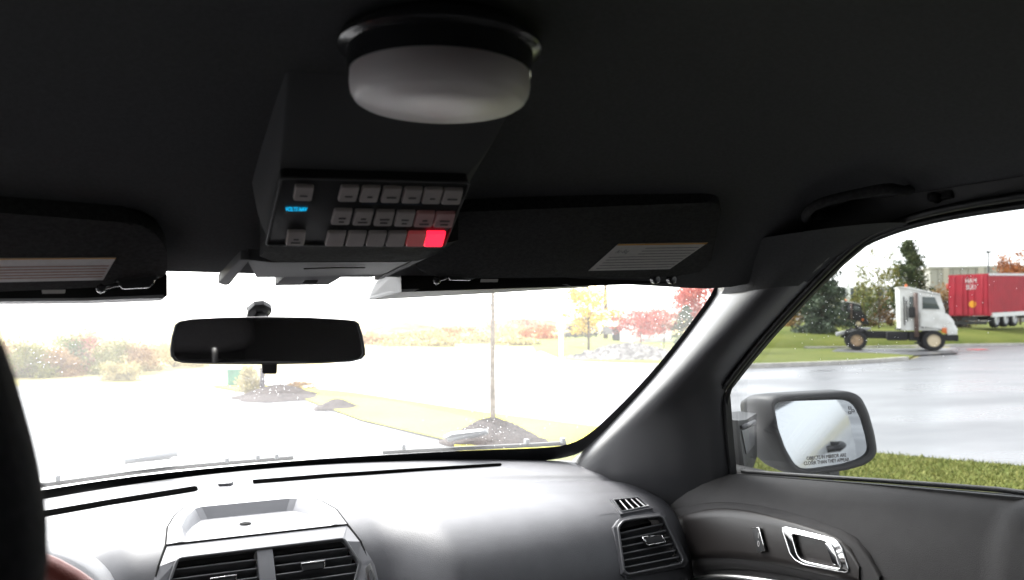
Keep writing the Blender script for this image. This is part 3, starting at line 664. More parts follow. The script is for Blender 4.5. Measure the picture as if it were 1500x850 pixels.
def edgex(z):
    q = sorted((p.z, p.x) for p in L2)
    return float(np.interp(z, [a for a, _ in q], [b for _, b in q]))
nz, nx = 30, 40; vs_ = []
for i in range(nz):
    z = 1.08 + (1.64 - 1.08) * i / (nz - 1); e = edgex(z) + .012
    for j in range(nx):
        x = -e + 2 * e * j / (nx - 1); vs_.append(V((x, GY(x, z), z)))
wsh = mk('windshield', vs_, [(i * nx + j, i * nx + j + 1, (i + 1) * nx + j + 1, (i + 1) * nx + j) for i in range(nz - 1) for j in range(nx - 1)], 'windshield', car, True)
n_ = 90
loft('black_border', [smoothline(r1, n_, 2), smoothline(r2, n_, 2)], 'band', wsh)
# droplets
M['drop'] = (lambda m: (m.node_tree.nodes.remove(m.node_tree.nodes['Principled BSDF']), (lambda t, a: t.links.new(a.outputs[0], t.nodes['Material Output'].inputs[0]))(m.node_tree, m.node_tree.nodes.new('ShaderNodeBsdfTranslucent')), m)[2])((lambda m: (nodes(m), m)[1])(bpy.data.materials.new('water_drop')))
M['drop'].node_tree.nodes['Translucent BSDF'].inputs[0].default_value = (.95, .95, .95, 1)
def droplets(name, pos, parent):
    b = bmesh.new()
    for p, n, r in pos:
        q = bmesh.ops.create_icosphere(b, subdivisions=1, radius=r)
        rot = n.to_track_quat('Z', 'Y').to_matrix()
        for v in q['verts']: v.co = rot @ V((v.co.x, v.co.y, v.co.z * .45)) + p
    o = from_bm(name, b, 'drop', parent, True); setp(o, kind='stuff'); return o
dr = random.Random(2); pos = []
def scat(n, cx, cy, sx, sy, bvh, rmin=.0005, rmax=.0011):
    for _ in range(n):
        px, py = dr.gauss(cx, sx), dr.gauss(cy, sy); h, nn = onB(bvh, px, py, -.002)
        if h is not None: pos.append((h, nn, rmin + (rmax - rmin) * dr.random() ** 2))
scat(60, 400, 570, 22, 16, gb); scat(90, 1000, 470, 26, 30, gb); scat(50, 720, 632, 26, 12, gb); scat(45, 80, 520, 25, 18, gb); scat(120, 600, 540, 230, 70, gb, .0004, .0009); scat(40, 880, 470, 60, 25, gb)
droplets('raindrop', pos, wsh)
# ---- headliner
def HZ(x, y):
    yf = .985 - .42 * x * x; s0 = .42 + .27 * min(1, abs(x) / .60) ** 4; f = max(0, min(1, (y - s0) / (yf - s0)))
    return 1.658 + .06 * f * max(0, (abs(x) - .5) / .16) ** 2 - .155 * f ** 1.6 - .085 * (min(abs(x), .585) / .62) ** 3 * (1 - .75 * f) + .5 * max(0, abs(x) - .595)
vs_ = []; nx = 49; ny = 60
for i in range(ny):
    for j in range(nx):
        x = -.66 + 1.32 * j / (nx - 1); yf = .985 - .42 * x * x; y = -1.6 + (yf + 1.6) * i / (ny - 1)
        vs_.append(V((x, y, HZ(x, y))))
for k, (dy, z) in enumerate(((.012, .004), (.022, .02), (.10, .16))):
    for j in range(nx):
        x = -.66 + 1.32 * j / (nx - 1); yf = .985 - .42 * x * x; vs_.append(V((x, yf + dy, HZ(x, yf) + z)))
HL = mk('headliner', vs_, [(i * nx + j, i * nx + j + 1, (i + 1) * nx + j + 1, (i + 1) * nx + j) for i in range(ny + 2) for j in range(nx - 1)], 'liner', car, True)
rf = [[V((x, y, z + .075 - .10 * (abs(x) / .70) ** 4)) for x in np.linspace(-.72, .72, 21)] for y, z in ((-1.75, 1.60), (-1.6, 1.65), (-.6, 1.68), (.3, 1.675), (.8, 1.64), (1.0, 1.60), (1.09, 1.56))]
loft('roof', rf, 'white', car)
# ---- door opening on the passenger side
TX = .347
def WX(z): return .74 - (z - 1.20) * TX
wn = V((1, 0, TX)).normalized(); wp = V((.74, 0, 1.20))
op_px = [(1074, 694), (1069, 640), (1064, 574), (1098, 530), (1130, 492), (1180, 438), (1230, 388), (1262, 361), (1282, 350), (1330, 332), (1400, 316), (1500, 301), (1600, 289)]
op = [onP(x, y, wp, wn) for x, y in op_px]
op += [V((WX(1.585), .12, 1.585)), V((WX(1.56), .07, 1.56)), V((WX(1.27), .05, 1.27)), onP(1500, 729, wp, wn), onP(1300, 711, wp, wn)]
def side_frame(s, pts, parent, name='window_frame'):
    c = sum(pts, V((0, 0, 0))) / len(pts); outer = []
    n = len(pts); up = V((-TX, 0, 1)).normalized()
    for i, p in enumerate(pts):
        t = (pts[(i + 1) % n] - pts[i - 1]).normalized(); q = t.cross(wn).normalized()
        if q.dot(p - c) < 0: q = -q
        dst = .075 if p.y < .75 and p.z > 1.4 else (.05 if p.z > 1.30 else .06)
        outer.append(p + q * dst)
    f = lambda L: [V((p.x * s, p.y, p.z)) for p in L]
    return ring(name, f(outer), f(pts), V((.008 * s, 0, .0)), 'black', parent)
door = thing('car_door', 'passenger door with dark vinyl trim, chrome release handle and clear window', 'car door', V((.74, .5, .35)))
side_frame(1, op, door); side_frame(-1, op, car)
for s, par in ((1, door), (-1, car)):
    gpts = [V(((p.x + .012) * s, p.y, p.z)) for p in scaled(op, 1.02)]
    o = mk('window_pane' if s > 0 else 'side_window', gpts, [tuple(range(len(gpts)))], 'sideglass', par, recalc=False)
    if s > 0: pane = o
tube('window_seal', [V((p.x - .003, p.y, p.z)) for p in smoothline(op[:13], 60, 2)], .004, 'rubber', door, 8)
tube('window_seal', [V((p.x - .016, p.y, p.z - .0)) + V((0, -.014, .008)) for p in smoothline(op[2:13], 50, 2)], .0045, 'rubber', door, 8)
wbv = BVHTree.FromPolygons([V((WX(z) + .008, y, z)) for z in (1.0, 1.8) for y in (-1, 2)], [(0, 1, 3, 2)])
pos = []; scat(90, 1240, 480, 45, 35, wbv, .0004, .0009); scat(60, 1400, 440, 60, 50, wbv, .0004, .0009); scat(40, 1290, 420, 60, 50, wbv, .0004, .0008)
droplets('raindrop', pos, pane)
# ---- A pillars
Apx = [(1020, 372), (1046, 398), (1055, 418), (1045, 437), (1023, 467), (995, 505), (955, 554), (907, 606), (875, 639), (849, 664), (805, 700), (755, 740)]
A = smoothline([onB(gb, x, y, lift=.004)[0] for x, y in Apx], 40, 2)
Bpx = [(1330, 332), (1282, 347), (1230, 385), (1180, 435), (1130, 489), (1096, 528), (1062, 572), (1067, 640), (1074, 700), (1080, 760)]
B = smoothline([onP(x, y, wp, wn) + V((-.006, 0, 0)) for x, y in Bpx], 40, 2)
def bent(s, A, B, name, m, dx=0.0):
    rails = []
    for k in range(15):
        t = k / 14; r = []
        for a, b in zip(A, B):
            p1 = a + V((-.046, -.078, -.008)); p2 = b + V((-.062, -.015, .005))
            p1 = p1 + V((-dx, -dx, 0)); p2 = p2 + V((-dx, -dx, 0)); q = a * (1 - t) ** 3 + p1 * 3 * t * (1 - t) ** 2 + p2 * 3 * t * t * (1 - t) + b * t ** 3
            r.append(V((q.x * s, q.y, q.z)))
        rails.append(r)
    return loft(name, rails, m, car)
At = smoothline([onB(gb, x, y, lift=.006)[0] for x, y in ((1020, 360), (1046, 392), (1056, 412), (1052, 426))], 20, 2)
Bt = smoothline([onP(x, y, wp, wn) + V((-.009, 0, 0)) for x, y in ((1340, 329), (1282, 347), (1230, 385), (1193, 421))], 20, 2)
for s in (1, -1): bent(s, A, B, 'pillar_trim', 'pillar'); bent(s, At, Bt, 'roof_rail_trim', 'liner', .006)
# ---- floor, firewall, rear of the cabin, outer skin, hood
box('floor_pan', (0, -.3, .33), (1.42, 4.2, .04), 'liner', car)
box('firewall', (0, 1.66, .72), (1.36, .03, .80), 'black', car)
box('rear_bulkhead', (0, -1.62, 1.0), (1.42, .03, 1.4), 'liner', car)
for s in (-1, 1):
    box('rear_side_trim', (s * .72, -.8, .78), (.03, 1.66, .92), 'liner', car)
    box('rear_side_trim', (s * .665, -.8, 1.625), (.03, 1.66, .13), 'liner', car, Matrix.Rotation(-s * .3, 3, 'Y'))
    for y in (-.0, -.95): box('pillar_trim', (s * .685, y, 1.40), (.03, .11, .42), 'liner', car, Matrix.Rotation(-s * .32, 3, 'Y'))
    box('pillar_trim', (s * .685, -1.54, 1.40), (.03, .18, .42), 'liner', car, Matrix.Rotation(-s * .32, 3, 'Y'))
    box('rear_side_window', (s * .695, -.8, 1.41), (.005, 1.60, .42), 'darkglass', car, Matrix.Rotation(-s * .32, 3, 'Y'))
prof = [(.765, 1.165), (.79, 1.155), (.86, 1.10), (.905, 1.03), (.935, .88), (.945, .72), (.93, .52), (.90, .36), (.80, .30)]
for s in (-1, 1):
    rails = [[V((x * s * (1 if y < 1.6 else 1 - (y - 1.6) * .05), y, z + (.1 - .05 * y if z > 1.1 else 0) * .25)) for x, z in prof] for y in np.linspace(1.62, -2.4, 40)]
    loft('body_side', rails, 'white', car)
    tube('belt_molding', [V((.775 * s, y, 1.178 + .25 * (.1 - .05 * y))) for y in (1.3, .6, 0, -.8, -1.6)], .010, 'black', car, 8)
hood = [[V((x, y - .28 * x * x, 1.02 - .055 * (x / .8) ** 2 - .05 * max(0, y - 2.0) ** 1.5)) for x in np.linspace(-.86, .86, 31)] for y in np.linspace(1.86, 3.0, 14)]
loft('hood', hood, 'white', car)
loft('cowl', [[V((x, 1.90 - .5 * x * x, 1.02)) for x in np.linspace(-.8, .8, 21)], [V((x, 1.74 - .72 * x * x, 1.075)) for x in np.linspace(-.8, .8, 21)]], 'black', car)
for y, lb in ((.12, 0), (-.85, 1)):
    h = tube('door_pull', [V((.905, y + .11, 1.00)), V((.955, y + .08, 1.005)), V((.965, y, 1.01)), V((.955, y - .08, 1.005)), V((.905, y - .11, 1.0))], .014, 'black', car, 10)

# ---- dashboard
dash = thing('dashboard', 'dark grey vinyl dashboard with centre tray and air vents under the windshield', 'dashboard', V((0, 1.3, .7)))
PR = [(1.705, 1.144, .75), (1.68, 1.155, .745), (1.60, 1.161, .70), (1.52, 1.160, .62), (1.475, 1.157, .56), (1.455, 1.151, .53), (1.435, 1.151, .50), (1.41, 1.154, .47), (1.30, 1.152, .30), (1.21, 1.143, .17), (1.15, 1.122, .10), (1.11, 1.088, .06), (1.08, 1.035, .03), (1.068, .95, .0), (1.065, .70, 0)]
prv = smoothline([V(p) for p in PR], 110, 2)
PCN = PR[:9] + [(1.285, 1.150, .2), (1.238, 1.1365, .0), (1.205, 1.1165, 0), (1.175, 1.074, 0), (1.15, 1.026, 0), (1.125, .966, 0), (1.10, .88, 0), (1.085, .70, 0)]
pcv = smoothline([V(p) for p in PCN], 110, 2)
nx = 190; vs_ = []; XE = .668
for p_, pc_ in zip(prv, pcv):
    for j in range(nx):
        x = -XE + 2 * XE * j / (nx - 1); e = max(0, abs(x) - .60) / .068
        k_ = max(0, min(1, (abs(x) - .165) / .10)); k_ = k_ * k_ * (3 - 2 * k_); p = pc_.lerp(p_, k_)
        vs_.append(V((x, p.x - p.z * x * x + .02 * e * e, p.y - .012 * e * e + .03 * x * max(0, min(1, (p.x - 1.3) / .3)))))
fs = [(i * nx + j, i * nx + j + 1, (i + 1) * nx + j + 1, (i + 1) * nx + j) for i in range(len(prv) - 1) for j in range(nx - 1)]
db = BVHTree.FromPolygons(vs_, fs)
VENT_R = [(905, 773), (912, 764), (925, 761), (966, 756), (972, 760), (1001, 820), (998, 826), (985, 829), (920, 842), (914, 838)]
DEM = [(898, 733), (934, 729), (950, 742), (911, 750)]
def podin(x, y): return 1.05 < y < 1.372 and abs(x) < float(np.interp(y, [1.125, 1.15, 1.175, 1.205, 1.238, 1.285, 1.33, 1.375], [.146, .143, .139, .127, .117, .112, .1, .082]))
keep = []
for f in fs:
    c = sum((vs_[i] for i in f), V((0, 0, 0))) / 4
    if podin(c.x, c.y): continue
    if c.x > .4:
        px, py = proj(c)
        if inpoly(px, py, VENT_R) or inpoly(px, py, DEM): continue
    keep.append(f)
mk('dash_pad', vs_, keep, 'vinyl', dash, True)
# defroster slots, sensor lid, airbag wording
def dashpoly(name, px, h, m, parent, bev=0, bv=None):
    pts = [onB(bv or db, x, y, .0006)[0] for x, y in px]; n = onB(bv or db, *[sum(q) / len(px) for q in zip(*px)])[1]
    return prism(name, pts, n * h, m, parent, bev)
dashpoly('defroster_slot', [(20, 757), (160, 733), (285, 713), (289, 714), (290, 718), (285, 720), (160, 740), (20, 765)], .0008, 'slotshade', dash)
dashpoly('defroster_slot', [(370, 704), (480, 695), (620, 686), (733, 679.5), (735, 681), (733, 683), (620, 690), (480, 700), (371, 709)], .0008, 'slotshade', dash)
dashpoly('sensor_lid', [(318, 708), (322, 706), (340, 705), (342, 709), (338, 711.5), (320, 712.5)], .004, 'vinyl', dash, .001)
h0, n0 = onB(db, 889, 752, .0012); ux = (onB(db, 900, 750)[0] - onB(db, 878, 753)[0]).normalized()
text('airbag_lettering', 'AIRBAG', h0, ux, n0.cross(ux), .0075, 'ink', dash, wfit=.030)
# centre pod: tray, bezel, vents
DZ = lambda y, x=0: db.ray_cast(V((x, y, 2)), V((0, 0, -1)))[0].z
pl = [(.158, 1.125, .97), (.155, 1.15, 1.03), (.150, 1.175, 1.078), (.138, 1.205, 1.120), (.127, 1.238, 1.139), (.122, 1.285, 1.152), (.110, 1.33, 1.157), (.094, 1.375, 1.1575), (.082, 1.388, 1.158)]
outl = [V(p) for p in pl] + [V((-x, y, z)) for x, y, z in pl[::-1]]
tray_top = [V((.108, 1.242, 1.1395)), V((.104, 1.285, 1.1515)), V((.094, 1.325, 1.156)), (V((.078, 1.366, 1.157))), V((.068, 1.372, 1.1575))]
flr = [V((.102, 1.244, 1.138)), V((.097, 1.285, 1.1395)), V((.086, 1.32, 1.140)), V((.070, 1.356, 1.140)), V((.060, 1.361, 1.140))]
mir = lambda L: L + [V((-p.x, p.y, p.z)) for p in L[::-1]]
b = bmesh.new()
def addq(b, a, c):
    va = [b.verts.new(p) for p in a]; vc = [b.verts.new(p) for p in c]
    for i in range(len(a) - 1): b.faces.new((va[i], va[i + 1], vc[i + 1], vc[i]))
o_half = [V(p) for p in pl]
addq(b, mir(o_half[4:]), mir(tray_top)); addq(b, mir(tray_top), mir(flr))
b.faces.new([b.verts.new(p) for p in mir(flr)])
addq(b, mir(o_half), [p + V((0, .004, -.02)) + V((0, .01 if p.z < 1.1 else 0, 0)) for p in mir(o_half)])
from_bm('storage_tray', b, 'pod', dash)
def VF(x, s, n=0): return V((x, 1.211 - .546 * s - .838 * n, 1.1285 - .838 * s + .546 * n))
op_c = [VF(-.112, .004), VF(.112, .004), VF(.116, .008), VF(.131, .040), VF(.131, .046), VF(.112, .088), VF(-.112, .088), VF(-.128, .046), VF(-.128, .040), VF(-.116, .008)]
bezo = [V((-.126, 1.236, 1.137)), V((.126, 1.236, 1.137)), V((.138, 1.205, 1.119)), VF(.150, .042, .004), VF(.153, .050, .004), VF(.158, .11, .004), VF(-.158, .11, .004), VF(-.153, .050, .004), VF(-.150, .042, .004), V((-.138, 1.205, 1.119))]
vent = ring('vent_bezel', bezo, op_c, VF(0, 0, -.012) - VF(0, 0), 'pod', dash)
rim = roundpoly(op_c, .004, 3); tube('vent_rim', [p + VF(0, 0, .001) - VF(0, 0) for p in rim], .0022, 'slat', vent, 6, closed=True)
prism('vent_cavity', [p + VF(0, 0, -.045) - VF(0, 0) for p in scaled(op_c, 1.1)], VF(0, 0, -.004) - VF(0, 0), 'deep', vent)
prism('centre_divider', [VF(-.011, .003, .001), VF(.011, .003, .001), VF(.013, .09, .001), VF(-.009, .09, .001)], VF(0, 0, -.03) - VF(0, 0), 'pod', vent, .002)
for side in (-1, 1):
    for k in range(6):
        s = .016 + .0125 * k; xo = .115 + .014 * min(1, s / .04) - (.0 if s < .046 else (s - .046) * .45)
        x0, x1 = (.013, xo) if side > 0 else (-xo, -.012)
        p = [VF(x0, s, -.003), VF(x1, s, -.003), VF(x1, s + .0065, -.022), VF(x0, s + .0065, -.022)]
        prism('slat', p, VF(0, .0024, .0014) - VF(0, 0), 'slat', vent, .0006, 1)
    xc, sc_ = (.064, .037) if side > 0 else (-.058, .041)
    tabp = [VF(xc - .017, sc_ - .003, -.001), VF(xc + .017, sc_ - .003, -.001), VF(xc + .015, sc_ + .007, -.001), VF(xc - .015, sc_ + .007, -.001)]
    tb_ = prism('vent_tab', tabp, VF(0, 0, .006) - VF(0, 0), 'black', vent, .001)
    tube('chrome_edge', [tabp[3] + VF(0, 0, .006) - VF(0, 0), tabp[0] + VF(0, 0, .007) - VF(0, 0), tabp[1] + VF(0, 0, .007) - VF(0, 0), tabp[2] + VF(0, 0, .006) - VF(0, 0)], .0009, 'chrome', tb_, 6)
for s in (-1, 1): tube('pod_seam', [V((p.x * s * 1.006, p.y, p.z - .001)) for p in o_half[1:8]], .0016, 'deep', dash, 6)
tube('pod_seam', [V((-.127, 1.237, 1.1385)), V((0, 1.237, 1.1385)), V((.127, 1.237, 1.1385))], .0011, 'deep', dash, 6)
lathe('tray_lock', [(.0005, .0012), (.006, .0012), (.0085, .0004), (.009, 0)], V((-.012, 1.305, 1.1402)), 'deep', dash, 20)
prism('silver_wing', [VF(.139, .052, .006), VF(.1465, .046, .006), VF(.158, .105, .006), VF(.135, .105, .006)], VF(0, 0, -.004) - VF(0, 0), 'satin', dash, .001)
prism('wing_inlay', [VF(.1425, .058, .0075), VF(.1455, .056, .0075), VF(.152, .105, .0075), VF(.140, .105, .0075)], VF(0, 0, -.002) - VF(0, 0), 'slat', dash)
# outer vent on the passenger side
c0, n0 = onB(db, 955, 800, .004)
vo = [onP(x, y, c0, n0) for x, y in VENT_R]; vout = [onP(x, y, c0 - n0 * .003, n0) for x, y in [(899, 772), (908, 760), (924, 756), (968, 751), (976, 755), (1009, 822), (1003, 831), (987, 834), (918, 847), (909, 842)]]
v2 = ring('outer_vent_bezel', vout, vo, -n0 * .015, 'vinyl', dash)
tube('vent_rim', [p + n0 * .001 for p in roundpoly(vo, .004, 3)], .0022, 'slat', v2, 6, closed=True)
prism('vent_cavity', [p - n0 * .05 for p in scaled(vo, 1.15)], -n0 * .004, 'deep', v2)
for k in range(6):
    f = (k + .75) / 6.6
    a = onP(906 + 10 * f, 772 + 66 * f, c0, n0); bq = onP(969 + 31 * f, 758 + 64 * f, c0, n0); dn = (onP(916, 842, c0, n0) - onP(906, 772, c0, n0)).normalized()
    prism('slat', [a - n0 * .003, bq - n0 * .003, bq - n0 * .022 + dn * .008, a - n0 * .022 + dn * .008], (dn * .9 + n0 * .4) * .003, 'slat', v2, .0006, 1)
tbp = [onP(x, y, c0 + n0 * .004, n0) for x, y in ((941, 787), (969, 784), (975, 794), (949, 799))]
tb_ = prism('vent_tab', tbp, -n0 * .006, 'black', v2, .001)
tube('chrome_edge', [tbp[0], tbp[3]], .0016, 'chrome', tb_, 6); tube('chrome_edge', [tbp[0], tbp[1]], .0008, 'chrome', tb_, 6); tube('chrome_edge', [tbp[3], tbp[2], tbp[1]], .0008, 'chrome', tb_, 6)
c1, n1 = onB(db, 922, 739, .002)
do = [onP(x, y, c1, n1) for x, y in DEM]
v3 = ring('side_defroster', [onP(x, y, c1, n1) for x, y in ((893, 731), (937, 726), (956, 744), (909, 753))], do, -n1 * .006, 'vinyl', dash)
tube('vent_rim', [p + n1 * .001 for p in do], .0013, 'pod', v3, 6, closed=True)
prism('vent_cavity', [p - n1 * .03 for p in scaled(do, 1.3)], -n1 * .004, 'deep', v3)
for f in (.22, .45, .68, .88):
    a = do[0].lerp(do[1], f); c = do[3].lerp(do[2], f); e = (do[1] - do[0]).normalized() * .0035
    prism('slat', [a, c, c + e - n1 * .004, a + e - n1 * .004], n1 * .001 + e * .4, 'pod', v3)
# instrument hood
rails = []
for y, hw, top, bt in ((.985, .185, 1.215, 1.10), (1.0, .195, 1.222, 1.10), (1.06, .20, 1.215, 1.09), (1.15, .20, 1.195, 1.08), (1.26, .185, 1.165, 1.07), (1.33, .16, 1.14, 1.06)):
    rails.append([V((-.385 + hw * math.cos(a) * (abs(math.cos(a)) ** -.25 if abs(math.cos(a)) > .01 else 0), y, bt + (top - bt) * math.sin(a) ** .8)) for a in np.linspace(.001, math.pi - .001, 33)])
ih = loft('instrument_hood', rails, 'vinyl', dash)
prism('instrument_face', [V((-.385 + (p.x + .385) * .90, .984, 1.085 + (p.z - 1.10) * .86)) for p in rails[0]], V((0, -.003, 0)), 'deep', ih)
mk('hood_end', rails[0], [tuple(range(33))], 'vinyl', ih)
# steering wheel
swc = V((-.352, .80, 1.078)); sax = V((0, -.90, .44)).normalized()
stw = thing('steering_wheel', 'steering wheel rim showing reddish beside the driver headrest', 'steering wheel', swc)
u_ = V((1, 0, 0)); v_ = sax.cross(u_)
tube('rim', [swc + (u_ * math.cos(a) + v_ * math.sin(a)) * .183 for a in np.linspace(0, 2 * math.pi, 64, endpoint=False)], .017, 'leather', stw, 12, closed=True)
lathe('hub', [(.001, .02), (.05, .018), (.075, .0), (.07, -.04), (.001, -.05)], swc - sax * .03, 'black', stw, 32, sax)
for a in (0, math.pi, -math.pi / 2):
    d_ = u_ * math.cos(a) + v_ * math.sin(a); tube('spoke', [swc - sax * .03 + d_ * .06, swc + d_ * .178], .014, 'black', stw, 8)
tube('column', [swc - sax * .05, swc - sax * .27], .035, 'black', stw, 12)

# ---- passenger door trim
sil = [onP(x, y, wp, wn) for x, y in ((1074, 694), (1300, 712), (1500, 730))]
def sill(y): return V((WX(1.215), y, float(np.interp(y, [sil[2].y, sil[1].y, sil[0].y], [sil[2].z, sil[1].z, sil[0].z])))) if sil[2].y <= y else V((WX(1.25), y, sil[2].z + (sil[2].y - y) * .03))
DP = [(.035, -.004), (.012, .001), (-.002, .0), (-.018, -.006), (-.036, -.020), (-.05, -.042), (-.058, -.072), (-.061, -.11), (-.060, -.17), (-.055, -.30), (-.055, -.80)]
dpp = smoothline([V((a, b, 0)) for a, b in DP], 46, 2)
ys = np.linspace(1.30, -.02, 90); vs_ = []
for p in dpp:
    for y in ys:
        s = sill(min(y, 1.08)); vs_.append(V((s.x + p.x + .02 * max(0, y - 1.02), y, s.z + p.y)))
fs = [(i * 90 + j, i * 90 + j + 1, (i + 1) * 90 + j + 1, (i + 1) * 90 + j) for i in range(45) for j in range(89)]
dp = mk('trim_panel', vs_, fs, 'vinylsoft', door, True); pb_ = BVHTree.FromPolygons(vs_, fs)
tube('sill_strip', [sill(y) + V((.013, 0, .004)) for y in np.linspace(1.06, .02, 20)], .0035, 'rubber', door, 6)
def dpts(px, lift=0.0):
    return [onB(pb_, x, y, lift)[0] for x, y in px]
def surfpatch(name, px, lift, th, m, parent, n=18):
    # patch following the door face: px = top line and bottom line
    topl = smoothline(dpts(px[0], lift), n, 2); bot = smoothline(dpts(px[1], lift), n, 2); rows = []
    for k in range(7):
        f = k / 6; rw = []
        for a, c in zip(topl, bot):
            q = a.lerp(c, f); h = pb_.ray_cast(V((.3, q.y, q.z)), V((1, 0, 0)))[0]; rw.append(V((h.x - lift, q.y, q.z)) if h else q)
        rows.append(rw)
    first = [p + V((th, 0, .002)) for p in rows[0]]; last = [p + V((th, 0, -.002)) for p in rows[-1]]
    return loft(name, [first] + rows + [last], m, parent)
fr_ = surfpatch('trim_frame', ([(972, 752), (1040, 737), (1100, 741), (1180, 760), (1240, 780), (1268, 800), (1292, 845)], [(1016, 838), (1060, 832), (1110, 834), (1160, 842), (1210, 853), (1250, 862), (1290, 870)]), .005, .007, 'vinylsoft', door)
surfpatch('trim_insert', ([(992, 760), (1045, 747), (1100, 751), (1170, 769), (1225, 787), (1252, 803), (1264, 830)], [(1014, 818), (1055, 815), (1105, 818), (1155, 828), (1200, 838), (1240, 846), (1264, 850)]), .0075, .004, 'insert', fr_)
# lock switch
lift = .0105
sw = prism('lock_switch', dpts([(1110, 776), (1121, 775), (1131, 806), (1119, 808)], .008), V((-.004, 0, 0)), 'black', door, .001)
tube('chrome_edge', dpts([(1111, 775), (1121, 774.5), (1130.5, 806), (1119, 808.5)], .0125), .0009, 'chrome', sw, 6)
hh_, nn_ = onB(pb_, 1118, 785, .0135); text('lock_legend', '1\n0', onB(pb_, 1120.5, 791, .0128)[0], V((0, -1, 0)), V((0, 0, 1)), .009, 'label', sw)
# chrome release handle
HO = [(1152, 775), (1158, 773.5), (1225, 790), (1234, 795), (1240, 803), (1250, 834), (1247, 838), (1184, 826), (1172, 820), (1164, 810)]
HI = [(1170, 784), (1174, 782.5), (1219, 793), (1226, 796), (1231, 802), (1243, 830.5), (1240, 833), (1192, 823), (1184, 819), (1178, 811)]
hol, hil = dpts(HO, .009), dpts(HI, .012)
hb = ring('handle_bezel', hol, hil, V((.010, 0, 0)), 'chrome', door, True)
tube('bezel_rim', roundpoly([p + V((-.0015, 0, 0)) for p in hil], .003, 3), .0016, 'chrome', hb, 8, closed=True)
tube('bezel_rim', roundpoly([p + V((.0005, 0, 0)) for p in hol], .003, 3), .0012, 'chrome', hb, 8, closed=True)
prism('handle_recess', [p + V((.006, 0, 0)) for p in scaled(hil, 1.03)], V((.004, 0, 0)), 'deep', hb)
lv = dpts([(1216, 795), (1226, 797.5), (1241, 829), (1229, 826.5)], .011)
prism('release_lever', lv, V((.012, 0, 0)), 'chrome', hb, .002)
lv2 = dpts([(1181, 790), (1215, 798), (1228, 826), (1190, 816)], .006)
prism('lever_grip', lv2, V((.006, 0, 0)), 'black', hb, .002)
tube('pull_handle', smoothline(dpts([(1012, 853), (1040, 846), (1070, 844), (1110, 847), (1160, 855), (1230, 872)], .012), 20), .006, 'satin', door, 8)

# ---- passenger side mirror
mn = V((-.437, -.90, .024)).normalized(); mc = onX(1205, 632, 1.05)
sm = thing('side_mirror', 'black door mirror outside the passenger window showing the white car flank', 'mirror', V((.8, 1.2, 1.15)))
RIM = [(1128, 592), (1133, 584), (1145, 580), (1238, 574.5), (1252, 576), (1262, 583), (1272, 603), (1281, 635), (1285, 660), (1281, 671), (1268, 681), (1240, 689), (1185, 696), (1168, 694), (1155, 685), (1143, 662), (1134, 630)]
GLS = [(1134, 594), (1140, 590), (1150, 588), (1232, 585.5), (1245, 588), (1254, 595), (1263, 612), (1271, 640), (1274, 658), (1270, 667), (1258, 674), (1235, 681), (1188, 688), (1174, 687), (1163, 679), (1150, 656), (1140, 628)]
rim_o = roundpoly([onP(x, y, mc, mn) for x, y in RIM], .01, 3); gls = roundpoly([onP(x, y, mc - mn * .006, mn) for x, y in GLS], .008, 3)
gls2 = [onP(*proj(p), mc, mn) for p in gls]
cen = sum(rim_o, V((0, 0, 0))) / len(rim_o)
def rg(s, off): return [cen + (p - cen) * s + off for p in rim_o]
fw = V((.05, 1, -.02)).normalized()
hs_ = loft('housing', [gls, gls2, [a.lerp(b_, .5) + mn * .005 for a, b_ in zip(gls2, rim_o)], rim_o, rg(1.03, fw * .012), rg(1.04, fw * .04), rg(.98, fw * .08), rg(.85, fw * .115), rg(.6, fw * .14), rg(.15, fw * .15)], 'mirrorblack' if 'mirrorblack' in M else 'black', sm, close=True, cap=False)
mg = mk('mirror_glass', gls, [tuple(range(len(gls)))], 'mirrorglass', sm, recalc=False)
ux_ = (onP(1244, 671, mc, mn) - onP(1178, 677, mc, mn)).normalized(); uy_ = mn.cross(ux_); uy_ = uy_ if uy_.z > 0 else -uy_
text('mirror_lettering', 'OBJECTS IN MIRROR ARE', onP(1211, 669.5, mc - mn * .005, mn), ux_, uy_, .0075, 'print', mg, wfit=.078)
text('mirror_lettering', 'CLOSER THAN THEY APPEAR', onP(1211, 676.5, mc - mn * .005, mn), ux_, uy_, .0075, 'print', mg, wfit=.089)
for (x, y) in ((1245, 598), (1245, 605), (1249.5, 602)):
    q = [onP(x + a, y + b_, mc - mn * .005, mn) for a, b_ in ((-2, -2.5), (2, -2.2), (2.6, 2), (-1.4, 2.2))]
    ring('warning_icon', q, scaled(q, .55), -mn * .0003, 'ink', mg)
# arm from the door to the housing
an = [onP(x, y, V((.80, 0, 0)), V((1, 0, 0))) for x, y in ((1073, 606), (1073, 692), (1079, 694), (1079, 600))]
arm_in = [V((.775, 1.10, 1.275)), V((.775, 1.26, 1.27)), V((.775, 1.28, 1.17)), V((.775, 1.08, 1.17))]
arm_out = [V((.925, 1.215, 1.268)), V((.94, 1.28, 1.265)), V((.94, 1.28, 1.185)), V((.925, 1.215, 1.185))]
loft('mirror_arm', [arm_in, [a.lerp(b_, .4) + V((0, 0, -.004)) for a, b_ in zip(arm_in, arm_out)], arm_out], 'black', sm, close=True, smooth=False, cap=True)
c2 = [arm_in[0].lerp(arm_out[0], f) for f in (.08, .75)]
prism('side_lamp', [c2[0] + V((0, -.006, -.018)), c2[1] + V((0, -.006, -.018)), c2[1] + V((0, -.006, -.055)), c2[0] + V((.01, -.006, -.06))], V((0, .01, 0)), 'lampgrey' if 'lampgrey' in M else 'slat', sm, .002)
tube('arm_crease', [c2[0] + V((0, -.006, -.012)), c2[1] + V((0, -.006, -.012))], .004, 'vinyl', sm, 8)
